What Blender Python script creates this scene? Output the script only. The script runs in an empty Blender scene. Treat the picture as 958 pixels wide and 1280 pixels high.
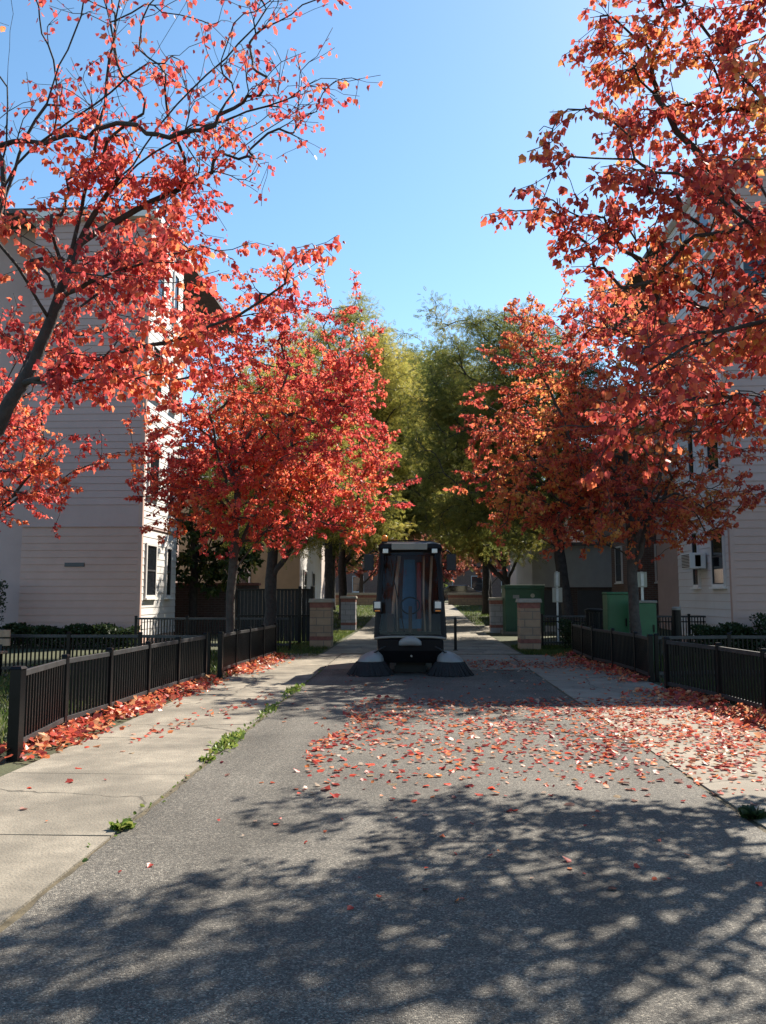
import bpy, math, random
import numpy as np
from mathutils import Vector, Matrix

random.seed(11)
rng = np.random.default_rng(11)
sc = bpy.context.scene
COL = sc.collection
R = math.radians
PI = math.pi

# ------------------------------------------------------------------ camera
CAM = np.array([0.0, 0.0, 1.45])
FPX = 1000.0
PITCH = math.atan(102 / FPX)
YAW = R(2.45)
cam = bpy.data.objects.new('camera', bpy.data.cameras.new('camera'))
COL.objects.link(cam)
cam.location = CAM
cam.rotation_euler = (R(90) + PITCH, 0, YAW)
cam.data.sensor_fit = 'VERTICAL'
cam.data.sensor_height = 24
cam.data.lens = 24 * FPX / 1280
cam.data.clip_end = 6000
sc.camera = cam
M3 = np.array(cam.rotation_euler.to_matrix())


def at(px, py, Y):
    """point of the place at distance Y down the street seen at photo position (px, py)"""
    d = M3 @ np.array([(px - 479) / FPX, -(py - 640) / FPX, -1.0])
    return CAM + d * (Y / d[1])


def gz(y):
    return 0.0 if y < 32 else 0.025 * min(y - 32, 28)

# ------------------------------------------------------------------ materials
def N(nt, t, **kw):
    n = nt.nodes.new(t)
    for k, v in kw.items():
        setattr(n, k, v)
    return n


def mat(name, col, rough=0.6, metal=0.0, var=0.12, scale=6.0, bump=0.0, bscale=60.0, spec=0.5, dirt=0.0, coat=0.0):
    m = bpy.data.materials.new(name)
    m.use_nodes = True
    nt = m.node_tree
    b = nt.nodes['Principled BSDF']
    b.inputs['Roughness'].default_value = rough
    b.inputs['Metallic'].default_value = metal
    b.inputs['Specular IOR Level'].default_value = spec
    b.inputs['Coat Weight'].default_value = coat
    tc = N(nt, 'ShaderNodeTexCoord')
    nz = N(nt, 'ShaderNodeTexNoise')
    nz.inputs['Scale'].default_value = scale
    nz.inputs['Detail'].default_value = 6
    nz.inputs['Roughness'].default_value = 0.65
    nt.links.new(tc.outputs['Object'], nz.inputs['Vector'])
    rp = N(nt, 'ShaderNodeValToRGB')
    c = np.array(col)
    rp.color_ramp.elements[0].position = 0.3
    rp.color_ramp.elements[1].position = 0.7
    rp.color_ramp.elements[0].color = (*np.clip(c * (1 - var), 0, 1), 1)
    rp.color_ramp.elements[1].color = (*np.clip(c * (1 + var), 0, 1), 1)
    nt.links.new(nz.outputs['Fac'], rp.inputs['Fac'])
    out = rp.outputs['Color']
    if dirt > 0:
        n2 = N(nt, 'ShaderNodeTexNoise')
        n2.inputs['Scale'].default_value = scale * 0.23
        n2.inputs['Detail'].default_value = 8
        nt.links.new(tc.outputs['Object'], n2.inputs['Vector'])
        r2 = N(nt, 'ShaderNodeValToRGB')
        r2.color_ramp.elements[0].position = 0.42
        r2.color_ramp.elements[1].position = 0.62
        r2.color_ramp.elements[0].color = (0, 0, 0, 1)
        r2.color_ramp.elements[1].color = (dirt, dirt, dirt, 1)
        nt.links.new(n2.outputs['Fac'], r2.inputs['Fac'])
        mx = N(nt, 'ShaderNodeMix', data_type='RGBA')
        mx.inputs['B'].default_value = (*(c * 0.45), 1)
        nt.links.new(r2.outputs['Color'], mx.inputs['Factor'])
        nt.links.new(out, mx.inputs['A'])
        out = mx.outputs['Result']
    nt.links.new(out, b.inputs['Base Color'])
    if bump > 0:
        nb = N(nt, 'ShaderNodeTexNoise')
        nb.inputs['Scale'].default_value = bscale
        nb.inputs['Detail'].default_value = 4
        nt.links.new(tc.outputs['Object'], nb.inputs['Vector'])
        bp = N(nt, 'ShaderNodeBump')
        bp.inputs['Strength'].default_value = bump
        bp.inputs['Distance'].default_value = 0.02
        nt.links.new(nb.outputs['Fac'], bp.inputs['Height'])
        nt.links.new(bp.outputs['Normal'], b.inputs['Normal'])
    return m


def leaf_mat(name, cols, trans=0.5, patch=1.2, gloss=0.035, patchw=0.45, tsat=1.42):
    """leaf colours differ leaf by leaf and branch by branch; thin leaves let light through"""
    m = bpy.data.materials.new(name)
    m.use_nodes = True
    nt = m.node_tree
    nt.nodes.clear()
    out = N(nt, 'ShaderNodeOutputMaterial')
    geo = N(nt, 'ShaderNodeNewGeometry')
    tc = N(nt, 'ShaderNodeTexCoord')
    nz = N(nt, 'ShaderNodeTexNoise')
    nz.inputs['Scale'].default_value = patch
    nz.inputs['Detail'].default_value = 2
    nt.links.new(tc.outputs['Object'], nz.inputs['Vector'])
    mp = N(nt, 'ShaderNodeMapRange')
    mp.inputs['From Min'].default_value = 0.3
    mp.inputs['From Max'].default_value = 0.7
    nt.links.new(nz.outputs['Fac'], mp.inputs['Value'])
    mx = N(nt, 'ShaderNodeMix', data_type='FLOAT')
    mx.inputs['Factor'].default_value = patchw
    nt.links.new(geo.outputs['Random Per Island'], mx.inputs['A'])
    nt.links.new(mp.outputs['Result'], mx.inputs['B'])
    rp = N(nt, 'ShaderNodeValToRGB')
    el = rp.color_ramp.elements
    while len(el) < len(cols):
        el.new(0.5)
    for i, c in enumerate(cols):
        el[i].position = 0.12 + 0.76 * i / (len(cols) - 1)
        el[i].color = (*c, 1)
    nt.links.new(mx.outputs['Result'], rp.inputs['Fac'])
    df = N(nt, 'ShaderNodeBsdfDiffuse')
    tr = N(nt, 'ShaderNodeBsdfTranslucent')
    nt.links.new(rp.outputs['Color'], df.inputs['Color'])
    g = N(nt, 'ShaderNodeHueSaturation')
    g.inputs['Saturation'].default_value = 0.93
    g.inputs['Value'].default_value = tsat
    nt.links.new(rp.outputs['Color'], g.inputs['Color'])
    nt.links.new(g.outputs['Color'], tr.inputs['Color'])
    ms = N(nt, 'ShaderNodeMixShader')
    ms.inputs['Fac'].default_value = trans
    nt.links.new(df.outputs[0], ms.inputs[1])
    nt.links.new(tr.outputs[0], ms.inputs[2])
    gl = N(nt, 'ShaderNodeBsdfGlossy')
    gl.inputs['Roughness'].default_value = 0.4
    gl.inputs['Color'].default_value = (0.5, 0.5, 0.5, 1)
    m2 = N(nt, 'ShaderNodeMixShader')
    m2.inputs['Fac'].default_value = gloss
    nt.links.new(ms.outputs[0], m2.inputs[1])
    nt.links.new(gl.outputs[0], m2.inputs[2])
    nt.links.new(m2.outputs[0], out.inputs['Surface'])
    return m


def asphalt_mat():
    m = bpy.data.materials.new('asphalt')
    m.use_nodes = True
    nt = m.node_tree
    b = nt.nodes['Principled BSDF']
    b.inputs['Roughness'].default_value = 0.78
    b.inputs['Specular IOR Level'].default_value = 0.35
    tc = N(nt, 'ShaderNodeTexCoord')
    vo = N(nt, 'ShaderNodeTexVoronoi')
    vo.inputs['Scale'].default_value = 150
    nt.links.new(tc.outputs['Object'], vo.inputs['Vector'])
    nz = N(nt, 'ShaderNodeTexNoise')
    nz.inputs['Scale'].default_value = 160
    nz.inputs['Detail'].default_value = 3
    nt.links.new(tc.outputs['Object'], nz.inputs['Vector'])
    big = N(nt, 'ShaderNodeTexNoise')
    big.inputs['Scale'].default_value = 0.9
    big.inputs['Detail'].default_value = 7
    big.inputs['Roughness'].default_value = 0.6
    nt.links.new(tc.outputs['Object'], big.inputs['Vector'])
    rp = N(nt, 'ShaderNodeValToRGB')          # each stone has its own grey
    e = rp.color_ramp.elements
    e[0].position, e[0].color = 0.0, (0.0416, 0.0368, 0.0304, 1)
    e[1].position, e[1].color = 1.0, (0.3036, 0.2706, 0.2178, 1)
    k = e.new(0.45); k.color = (0.0925, 0.0836, 0.071, 1)
    k = e.new(0.8); k.color = (0.1476, 0.1339, 0.113, 1)
    tr = N(nt, 'ShaderNodeTexNoise')            # worn lanes and stains drawn out along the road
    tr.inputs['Scale'].default_value = 1.0
    tr.inputs['Detail'].default_value = 5
    mpg = N(nt, 'ShaderNodeMapping')
    mpg.inputs['Scale'].default_value = (2.6, .16, 1)
    nt.links.new(tc.outputs['Object'], mpg.inputs['Vector'])
    nt.links.new(mpg.outputs[0], tr.inputs['Vector'])
    tm = N(nt, 'ShaderNodeMapRange')
    tm.inputs['From Min'].default_value = 0.3
    tm.inputs['From Max'].default_value = 0.7
    tm.inputs['To Min'].default_value = 0.78
    tm.inputs['To Max'].default_value = 1.2
    nt.links.new(tr.outputs['Fac'], tm.inputs['Value'])
    sep = N(nt, 'ShaderNodeSeparateColor')
    nt.links.new(vo.outputs['Color'], sep.inputs[0])
    mxf = N(nt, 'ShaderNodeMix', data_type='FLOAT')
    mxf.inputs['Factor'].default_value = 0.06
    nt.links.new(sep.outputs[0], mxf.inputs['A'])
    mxf.inputs['B'].default_value = 0.55
    nt.links.new(mxf.outputs['Result'], rp.inputs['Fac'])
    br = N(nt, 'ShaderNodeMapRange')
    br.inputs['From Min'].default_value = 0.3
    br.inputs['From Max'].default_value = 0.7
    br.inputs['To Min'].default_value = 0.56
    br.inputs['To Max'].default_value = 1.10
    nt.links.new(big.outputs['Fac'], br.inputs['Value'])
    ml = N(nt, 'ShaderNodeMix', data_type='RGBA', blend_type='MULTIPLY')
    ml.inputs['Factor'].default_value = 1
    nt.links.new(rp.outputs['Color'], ml.inputs['A'])
    mt = N(nt, 'ShaderNodeMath', operation='MULTIPLY')
    nt.links.new(br.outputs['Result'], mt.inputs[0])
    nt.links.new(tm.outputs['Result'], mt.inputs[1])
    nt.links.new(mt.outputs[0], ml.inputs['B'])
    nt.links.new(ml.outputs['Result'], b.inputs['Base Color'])
    mh = N(nt, 'ShaderNodeMath', operation='SUBTRACT')
    nt.links.new(nz.outputs['Fac'], mh.inputs[0])
    nt.links.new(vo.outputs['Distance'], mh.inputs[1])
    bp = N(nt, 'ShaderNodeBump')
    bp.inputs['Strength'].default_value = 0.75
    bp.inputs['Distance'].default_value = 0.007
    nt.links.new(mh.outputs[0], bp.inputs['Height'])
    nt.links.new(bp.outputs['Normal'], b.inputs['Normal'])
    return m


def brick_mat(name, c1, c2, mortar, sx, sy, mort=0.012):
    m = bpy.data.materials.new(name)
    m.use_nodes = True
    nt = m.node_tree
    b = nt.nodes['Principled BSDF']
    b.inputs['Roughness'].default_value = 0.85
    tc = N(nt, 'ShaderNodeTexCoord')
    sp = N(nt, 'ShaderNodeSeparateXYZ')
    nt.links.new(tc.outputs['Object'], sp.inputs[0])
    ad = N(nt, 'ShaderNodeMath', operation='ADD')
    nt.links.new(sp.outputs['X'], ad.inputs[0])
    nt.links.new(sp.outputs['Y'], ad.inputs[1])
    cb = N(nt, 'ShaderNodeCombineXYZ')
    nt.links.new(ad.outputs[0], cb.inputs['X'])
    nt.links.new(sp.outputs['Z'], cb.inputs['Y'])
    bk = N(nt, 'ShaderNodeTexBrick')
    bk.inputs['Color1'].default_value = (*c1, 1)
    bk.inputs['Color2'].default_value = (*c2, 1)
    bk.inputs['Mortar'].default_value = (*mortar, 1)
    bk.inputs['Scale'].default_value = 1
    bk.inputs['Brick Width'].default_value = sx
    bk.inputs['Row Height'].default_value = sy
    bk.inputs['Mortar Size'].default_value = mort
    nt.links.new(cb.outputs[0], bk.inputs['Vector'])
    nz = N(nt, 'ShaderNodeTexNoise')
    nz.inputs['Scale'].default_value = 5
    nz.inputs['Detail'].default_value = 8
    nt.links.new(tc.outputs['Object'], nz.inputs['Vector'])
    br = N(nt, 'ShaderNodeMapRange')
    br.inputs['To Min'].default_value = 0.7
    br.inputs['To Max'].default_value = 1.3
    nt.links.new(nz.outputs['Fac'], br.inputs['Value'])
    ml = N(nt, 'ShaderNodeMix', data_type='RGBA', blend_type='MULTIPLY')
    ml.inputs['Factor'].default_value = 1
    nt.links.new(bk.outputs['Color'], ml.inputs['A'])
    nt.links.new(br.outputs['Result'], ml.inputs['B'])
    nt.links.new(ml.outputs['Result'], b.inputs['Base Color'])
    bp = N(nt, 'ShaderNodeBump')
    bp.inputs['Strength'].default_value = 0.5
    bp.inputs['Distance'].default_value = 0.01
    bp.invert = True
    nt.links.new(bk.outputs['Fac'], bp.inputs['Height'])
    nt.links.new(bp.outputs['Normal'], b.inputs['Normal'])
    return m


def glass_mat(name, tint, gl=0.35, rough=0.03):
    m = bpy.data.materials.new(name)
    m.use_nodes = True
    nt = m.node_tree
    nt.nodes.clear()
    out = N(nt, 'ShaderNodeOutputMaterial')
    t = N(nt, 'ShaderNodeBsdfTransparent')
    t.inputs['Color'].default_value = (*tint, 1)
    g = N(nt, 'ShaderNodeBsdfGlossy')
    g.inputs['Roughness'].default_value = rough
    fr = N(nt, 'ShaderNodeFresnel')
    fr.inputs['IOR'].default_value = 1.31
    ad = N(nt, 'ShaderNodeMath', operation='MULTIPLY_ADD')
    ad.inputs[1].default_value = 1.0
    ad.inputs[2].default_value = gl
    nt.links.new(fr.outputs[0], ad.inputs[0])
    ms = N(nt, 'ShaderNodeMixShader')
    nt.links.new(ad.outputs[0], ms.inputs['Fac'])
    nt.links.new(t.outputs[0], ms.inputs[1])
    nt.links.new(g.outputs[0], ms.inputs[2])
    nt.links.new(ms.outputs[0], out.inputs['Surface'])
    return m


MT = {}
MT['asphalt'] = asphalt_mat()
MT['concrete'] = mat('concrete', (0.205, 0.178, 0.138), 0.9, var=0.26, scale=5.0, bump=0.45, bscale=70, dirt=0.75)
MT['concrete2'] = mat('pale_concrete', (0.215, 0.185, 0.145), 0.9, var=0.2, scale=3.0, bump=0.35, bscale=90, dirt=0.45)
def cracks(m, col):
    nt = m.node_tree
    b = nt.nodes['Principled BSDF']
    src = b.inputs['Base Color'].links[0].from_socket
    tc = N(nt, 'ShaderNodeTexCoord')
    nz = N(nt, 'ShaderNodeTexNoise')
    nz.inputs['Scale'].default_value = 3
    nz.inputs['Detail'].default_value = 6
    nt.links.new(tc.outputs['Object'], nz.inputs['Vector'])
    ad = N(nt, 'ShaderNodeVectorMath', operation='MULTIPLY_ADD')
    ad.inputs[1].default_value = (.35, .35, 0)
    nt.links.new(nz.outputs['Color'], ad.inputs[0])
    nt.links.new(tc.outputs['Object'], ad.inputs[2])
    vo = N(nt, 'ShaderNodeTexVoronoi', feature='DISTANCE_TO_EDGE')
    vo.inputs['Scale'].default_value = .42
    nt.links.new(ad.outputs[0], vo.inputs['Vector'])
    th = N(nt, 'ShaderNodeMapRange')
    th.inputs['From Min'].default_value = .002
    th.inputs['From Max'].default_value = .006
    nt.links.new(vo.outputs['Distance'], th.inputs['Value'])
    mx = N(nt, 'ShaderNodeMix', data_type='RGBA')
    mx.inputs['A'].default_value = (*col, 1)
    nt.links.new(th.outputs['Result'], mx.inputs['Factor'])
    nt.links.new(src, mx.inputs['B'])
    nt.links.new(mx.outputs['Result'], b.inputs['Base Color'])

cracks(MT['concrete'], (.07, .06, .045))
cracks(MT['concrete2'], (.07, .06, .045))
MT['soil'] = mat('soil', (0.075, 0.06, 0.035), 0.95, var=0.45, scale=4.0, bump=0.6, bscale=30)
MT['lawn'] = mat('lawn_soil', (0.045, 0.048, 0.02), 0.95, var=0.4, scale=3.0, bump=0.6, bscale=40)
MT['black'] = mat('black_paint', (0.005, 0.005, 0.006), 0.32, var=0.3, scale=8, spec=0.2, dirt=0.0)
MT['rail'] = mat('skylit_black_paint', (0.035, 0.035, 0.037), 0.45, var=0.35, scale=7, spec=0.4, dirt=0.3)  # lighter copy of the black, painting in the light the rails catch
MT['blackflat'] = mat('black_rubber', (0.014, 0.014, 0.015), 0.75, var=0.3, scale=12)
MT['bark'] = mat('bark', (0.052, 0.042, 0.036), 0.92, var=0.45, scale=9, bump=0.9, bscale=22)
MT['darkbark'] = mat('dark_bark', (0.035, 0.030, 0.028), 0.92, var=0.45, scale=9, bump=0.9, bscale=22)
MT['siding'] = mat('pink_beige_siding', (0.45, 0.30, 0.25), 0.75, var=0.06, scale=1.5, dirt=0.18)  # pinker than the upper floors: warm bounced light put into the colour
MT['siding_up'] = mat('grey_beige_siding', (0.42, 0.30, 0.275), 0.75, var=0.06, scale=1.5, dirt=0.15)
MT['siding_side'] = mat('pale_siding', (0.60, 0.57, 0.55), 0.7, var=0.05, scale=1.5, dirt=0.15)  # street faces paler than the fronts: sunlight put into the colour
MT['trim'] = mat('white_trim', (0.70, 0.68, 0.65), 0.6, var=0.05)
MT['darkframe'] = mat('dark_window_frame', (0.05, 0.05, 0.055), 0.5)
MT['roof'] = mat('roofing', (0.10, 0.09, 0.09), 0.9, var=0.3, bump=0.5)
MT['pane'] = mat('window_glass', (0.012, 0.014, 0.018), 0.06, var=0.2, spec=0.8)
MT['block'] = brick_mat('tan_block', (0.33, 0.235, 0.15), (0.27, 0.19, 0.125), (0.17, 0.14, 0.11), 0.40, 0.20)
MT['greyblock'] = brick_mat('grey_block', (0.30, 0.29, 0.29), (0.25, 0.25, 0.255), (0.17, 0.17, 0.17), 0.40, 0.20)
MT['redband'] = mat('red_band', (0.21, 0.085, 0.065), 0.85, var=0.25, scale=10, bump=0.3)
MT['stone'] = mat('cap_stone', (0.29, 0.26, 0.21), 0.85, var=0.15, scale=8, bump=0.3)
MT['brick'] = brick_mat('red_brown_brick', (0.17, 0.085, 0.065), (0.13, 0.065, 0.05), (0.17, 0.15, 0.13), 0.24, 0.085)
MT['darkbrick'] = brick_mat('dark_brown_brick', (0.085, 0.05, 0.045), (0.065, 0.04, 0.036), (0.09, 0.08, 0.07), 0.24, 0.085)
MT['olive'] = mat('tan_siding', (0.30, 0.25, 0.16), 0.8, var=0.1, scale=2)
MT['beige'] = mat('beige_siding', (0.46, 0.38, 0.33), 0.8, var=0.1, scale=2)
MT['greyclad'] = mat('grey_cladding', (0.33, 0.33, 0.34), 0.8, var=0.1, scale=2)
MT['green'] = mat('green_cabinet_paint', (0.020, 0.105, 0.038), 0.45, var=0.15, scale=4, dirt=0.3)
MT['dkgreen'] = mat('dark_green_paint', (0.018, 0.07, 0.032), 0.5, var=0.2, scale=4, dirt=0.3)
MT['metal'] = mat('galvanised_metal', (0.42, 0.42, 0.42), 0.45, metal=0.7, var=0.15)
MT['signback'] = mat('sign_metal', (0.30, 0.29, 0.24), 0.5, metal=0.2, var=0.08)
MT['wood'] = mat('bench_wood', (0.30, 0.20, 0.13), 0.7, var=0.25, scale=14)
MT['white'] = mat('white_plastic', (0.20, 0.20, 0.20), 0.4, var=0.05, dirt=0.25)
MT['acwhite'] = mat('ac_casing', (0.62, 0.61, 0.58), 0.5, var=0.05)
MT['sweepbody'] = mat('charcoal_body_paint', (0.007, 0.007, 0.009), 0.42, var=0.2, spec=.15)
MT['silver'] = mat('silver_panel', (0.19, 0.175, 0.15), 0.45, var=0.1, dirt=0.2)
MT['bristle'] = mat('brush_bristles', (0.012, 0.012, 0.014), 0.9, var=0.5, scale=40, bump=0.8, bscale=90)
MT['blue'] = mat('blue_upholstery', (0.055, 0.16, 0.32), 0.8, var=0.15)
MT['pale_streak'] = mat('brown_reflection_streak', (0.46, 0.37, 0.29), 0.6, var=.2)  # pale bars put in as streaks reflected in the windscreen
MT['redstreak'] = mat('dark_red_streak', (0.22, 0.05, 0.05), 0.8, var=0.15)  # stands in for a red streak in the windscreen
MT['greycloth'] = mat('grey_interior', (0.075, 0.045, 0.036), 0.8, var=0.15)
MT['glass'] = glass_mat('tinted_windscreen', (0.72, 0.66, 0.62), 0.0)
MT['lens'] = mat('headlight_lens', (0.5, 0.5, 0.48), 0.15, var=0.1, scale=60, spec=0.8)
MT['amber'] = mat('amber_lens', (0.75, 0.20, 0.02), 0.25, var=0.1)
MT['carpaint'] = mat('dark_car_paint', (0.03, 0.035, 0.045), 0.2, var=0.1, coat=0.6)
MT['rim'] = mat('wheel_rim', (0.4, 0.4, 0.4), 0.35, metal=0.8)
MT['weed'] = leaf_mat('weed_leaves', [(0.07, 0.12, 0.02), (0.13, 0.19, 0.03), (0.22, 0.22, 0.05)], 0.4, 6)
MT['grass'] = leaf_mat('grass_blades', [(0.035, 0.06, 0.012), (0.07, 0.11, 0.02), (0.16, 0.17, 0.045)], 0.4, 0.8)
MT['hedge'] = leaf_mat('hedge_leaves', [(0.015, 0.028, 0.010), (0.028, 0.045, 0.015), (0.04, 0.06, 0.02)], 0.25, 2)

RED = [(0.24, 0.0166, 0.0216), (0.42, 0.0368, 0.0377), (0.52, 0.0644, 0.0467), (0.6, 0.1104, 0.045), (0.64, 0.2024, 0.0495)]
CRIM = [(0.26, 0.0206, 0.0245), (0.46, 0.0412, 0.0403), (0.55, 0.0749, 0.0455), (0.62, 0.131, 0.0438), (0.62, 0.2434, 0.0525)]
ORNG = [(0.24, 0.025, 0.0234), (0.42, 0.0572, 0.0378), (0.5, 0.0988, 0.0406), (0.56, 0.1872, 0.045), (0.52, 0.3016, 0.0586)]
RUST = [(0.2, 0.02, 0.0234), (0.36, 0.038, 0.036), (0.46, 0.0659, 0.0396), (0.54, 0.1249, 0.0414), (0.58, 0.2697, 0.054)]
LOC = [(0.055, 0.078, 0.018), (0.10, 0.122, 0.026), (0.17, 0.17, 0.034), (0.29, 0.235, 0.046)]
LOCY = [(0.11, 0.13, 0.024), (0.20, 0.20, 0.034), (0.31, 0.26, 0.042), (0.43, 0.32, 0.055)]
LITTER = [(0.16, 0.025, 0.028), (0.34, 0.04, 0.03), (0.46, 0.07, 0.04), (0.56, 0.17, 0.05), (0.44, 0.23, 0.16), (0.36, 0.27, 0.20)]

# ------------------------------------------------------------------ mesh helpers
class MB:
    def __init__(s):
        s.v = []; s.f = []

    def box(s, c, d, rz=0.0, taper=None, rx=0.0):
        x, y, z = d[0] / 2, d[1] / 2, d[2] / 2
        b = len(s.v)
        cz, sz = math.cos(rz), math.sin(rz)
        cx, sx = math.cos(rx), math.sin(rx)
        for k in (-1, 1):
            t = 1 if (taper is None or k < 0) else taper
            for (i, j) in ((-1, -1), (1, -1), (1, 1), (-1, 1)):
                px, py, pz = i * x * t, j * y * t, k * z
                py, pz = py * cx - pz * sx, py * sx + pz * cx
                s.v.append((c[0] + px * cz - py * sz, c[1] + px * sz + py * cz, c[2] + pz))
        for q in ((0, 3, 2, 1), (4, 5, 6, 7), (0, 1, 5, 4), (1, 2, 6, 5), (2, 3, 7, 6), (3, 0, 4, 7)):
            s.f.append(tuple(b + i for i in q))
        return s

    def bb(s, x0, x1, y0, y1, z0, z1):
        return s.box(((x0 + x1) / 2, (y0 + y1) / 2, (z0 + z1) / 2), (x1 - x0, y1 - y0, z1 - z0))

    def bar(s, a, b, w, h=None):
        """square bar between two points"""
        h = h or w
        a, b = Vector(a), Vector(b)
        d = (b - a).normalized()
        up = Vector((0, 0, 1)) if abs(d.z) < 0.9 else Vector((0, 1, 0))
        sd = d.cross(up).normalized()
        up = sd.cross(d)
        k = len(s.v)
        for p in (a, b):
            for (i, j) in ((-1, -1), (1, -1), (1, 1), (-1, 1)):
                s.v.append(tuple(p + sd * (i * w / 2) + up * (j * h / 2)))
        for q in ((0, 1, 2, 3), (7, 6, 5, 4), (0, 4, 5, 1), (1, 5, 6, 2), (2, 6, 7, 3), (3, 7, 4, 0)):
            s.f.append(tuple(k + i for i in q))
        return s

    def tube(s, pts, rad, n=6, cap=True):
        pts = [Vector(p) for p in pts]
        m = len(pts)
        if not hasattr(rad, '__len__'):
            rad = [rad] * m
        k = len(s.v)
        prev = None
        for i in range(m):
            d = (pts[min(i + 1, m - 1)] - pts[max(i - 1, 0)])
            if d.length < 1e-9:
                d = Vector((0, 0, 1))
            d.normalize()
            if prev is None:
                u = d.cross(Vector((0, 0, 1)) if abs(d.z) < 0.9 else Vector((1, 0, 0))).normalized()
            else:
                u = (prev - d * prev.dot(d)).normalized()
            prev = u
            w = d.cross(u)
            for j in range(n):
                a = 2 * PI * j / n
                s.v.append(tuple(pts[i] + (u * math.cos(a) + w * math.sin(a)) * rad[i]))
        for i in range(m - 1):
            for j in range(n):
                j2 = (j + 1) % n
                s.f.append((k + i * n + j, k + i * n + j2, k + (i + 1) * n + j2, k + (i + 1) * n + j))
        if cap:
            s.f.append(tuple(k + j for j in range(n))[::-1])
            s.f.append(tuple(k + (m - 1) * n + j for j in range(n)))
        return s

    def lathe(s, c, prof, n=24, sx=1.0, sy=1.0):
        """prof: list of (radius, z)"""
        k = len(s.v)
        for (r, z) in prof:
            for j in range(n):
                a = 2 * PI * j / n
                s.v.append((c[0] + r * sx * math.cos(a), c[1] + r * sy * math.sin(a), c[2] + z))
        for i in range(len(prof) - 1):
            for j in range(n):
                j2 = (j + 1) % n
                s.f.append((k + i * n + j, k + i * n + j2, k + (i + 1) * n + j2, k + (i + 1) * n + j))
        s.f.append(tuple(k + j for j in range(n))[::-1])
        s.f.append(tuple(k + (len(prof) - 1) * n + j for j in range(n)))
        return s

    def loft(s, rings, cap=True):
        k = len(s.v)
        n = len(rings[0])
        for r in rings:
            s.v.extend(tuple(p) for p in r)
        for i in range(len(rings) - 1):
            for j in range(n):
                j2 = (j + 1) % n
                s.f.append((k + i * n + j, k + i * n + j2, k + (i + 1) * n + j2, k + (i + 1) * n + j))
        if cap:
            s.f.append(tuple(k + j for j in range(n))[::-1])
            s.f.append(tuple(k + (len(rings) - 1) * n + j for j in range(n)))
        return s

    def build(s, name, m, parent=None, bevel=0.0, smooth=False, loc=None):
        me = bpy.data.meshes.new(name)
        v = s.v
        if loc is not None:
            v = [(p[0] - loc[0], p[1] - loc[1], p[2] - loc[2]) for p in v]
        me.from_pydata(v, [], s.f)
        me.materials.append(m)
        me.validate()
        o = bpy.data.objects.new(name, me)
        COL.objects.link(o)
        if parent is not None:
            o.parent = parent
        if loc is not None and parent is None:
            o.location = loc
        if smooth:
            me.polygons.foreach_set('use_smooth', [True] * len(me.polygons))
        if bevel > 0:
            b = o.modifiers.new('bevel', 'BEVEL')
            b.width = bevel; b.segments = 2; b.limit_method = 'ANGLE'
        return o


def tag(o, label=None, cat=None, group=None, kind=None):
    if label: o['label'] = label
    if cat: o['category'] = cat
    if group: o['group'] = group
    if kind: o['kind'] = kind
    return o


def thing(name, loc, label, cat, group=None, rz=0.0):
    o = bpy.data.objects.new(name, None)
    o.empty_display_size = 0.2
    COL.objects.link(o)
    o.location = loc
    o.rotation_euler = (0, 0, rz)
    return tag(o, label, cat, group)


def np_obj(name, V, loops, sizes, m, parent=None):
    me = bpy.data.meshes.new(name)
    V = np.asarray(V, dtype=np.float32)
    loops = np.asarray(loops, dtype=np.int32)
    sizes = np.asarray(sizes, dtype=np.int32)
    me.vertices.add(len(V)); me.vertices.foreach_set('co', V.ravel())
    me.loops.add(len(loops)); me.loops.foreach_set('vertex_index', loops)
    me.polygons.add(len(sizes))
    st = np.concatenate([[0], np.cumsum(sizes)[:-1]]).astype(np.int32)
    me.polygons.foreach_set('loop_start', st)
    me.update(calc_edges=True)
    me.materials.append(m)
    o = bpy.data.objects.new(name, me)
    COL.objects.link(o)
    if parent is not None:
        o.parent = parent
    return o

# leaf templates: (along, across, normal); faces share the midrib so that a leaf is one island
def maple_template(fold=0.22, curl=0.25):
    half = [(0.01, 0.15), (0.03, 0.29), (0.18, 0.36), (0.33, 0.40), (0.52, 0.50), (0.56, 0.33), (0.68, 0.27), (0.84, 0.12)]
    v = [(0, 0, 0), (1, 0, -curl * 0.5)]
    r = []
    for (a, b) in half:
        r.append(len(v)); v.append((a, b, fold * b - curl * a * a * 0.5))
    l = []
    for (a, b) in half:
        l.append(len(v)); v.append((a, -b, fold * b - curl * a * a * 0.5))
    return np.array(v), [[0] + r[::1] + [1], [1] + l[::-1] + [0]]


def tri_template(fold=0.25, curl=0.3):
    v = [(0, 0, 0), (1, 0, -curl * .5), (0.08, 0.30, fold * .3), (0.42, 0.50, fold * .5 - .04), (0.55, 0.22, 0), (0.08, -0.30, fold * .3), (0.42, -0.50, fold * .5 - .04), (0.55, -0.22, 0)]
    return np.array(v), [[0, 2, 3, 4, 1], [1, 7, 6, 5, 0]]


def frond_template(n=4):
    """a feather of small leaflets along a rib"""
    v = []; f = []
    for i in range(n):
        a = 0.12 + 0.85 * i / (n - 1)
        w = 0.36 * (1 - 0.35 * abs(2 * i / (n - 1) - 1))
        for s in (-1, 1):
            k = len(v)
            v += [(a, 0, 0), (a + 0.10, s * w * .5, 0.04), (a + 0.05, s * w, -0.05), (a - 0.09, s * w * .55, 0.0)]
            f.append([k, k + 1, k + 2, k + 3])
    return np.array(v), f


def oval_template():
    v = [(0, 0, 0), (1, 0, -.1), (0.3, 0.28, .05), (0.72, 0.25, 0), (0.3, -0.28, .05), (0.72, -0.25, 0)]
    return np.array(v), [[0, 2, 3, 1], [1, 5, 4, 0]]


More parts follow.
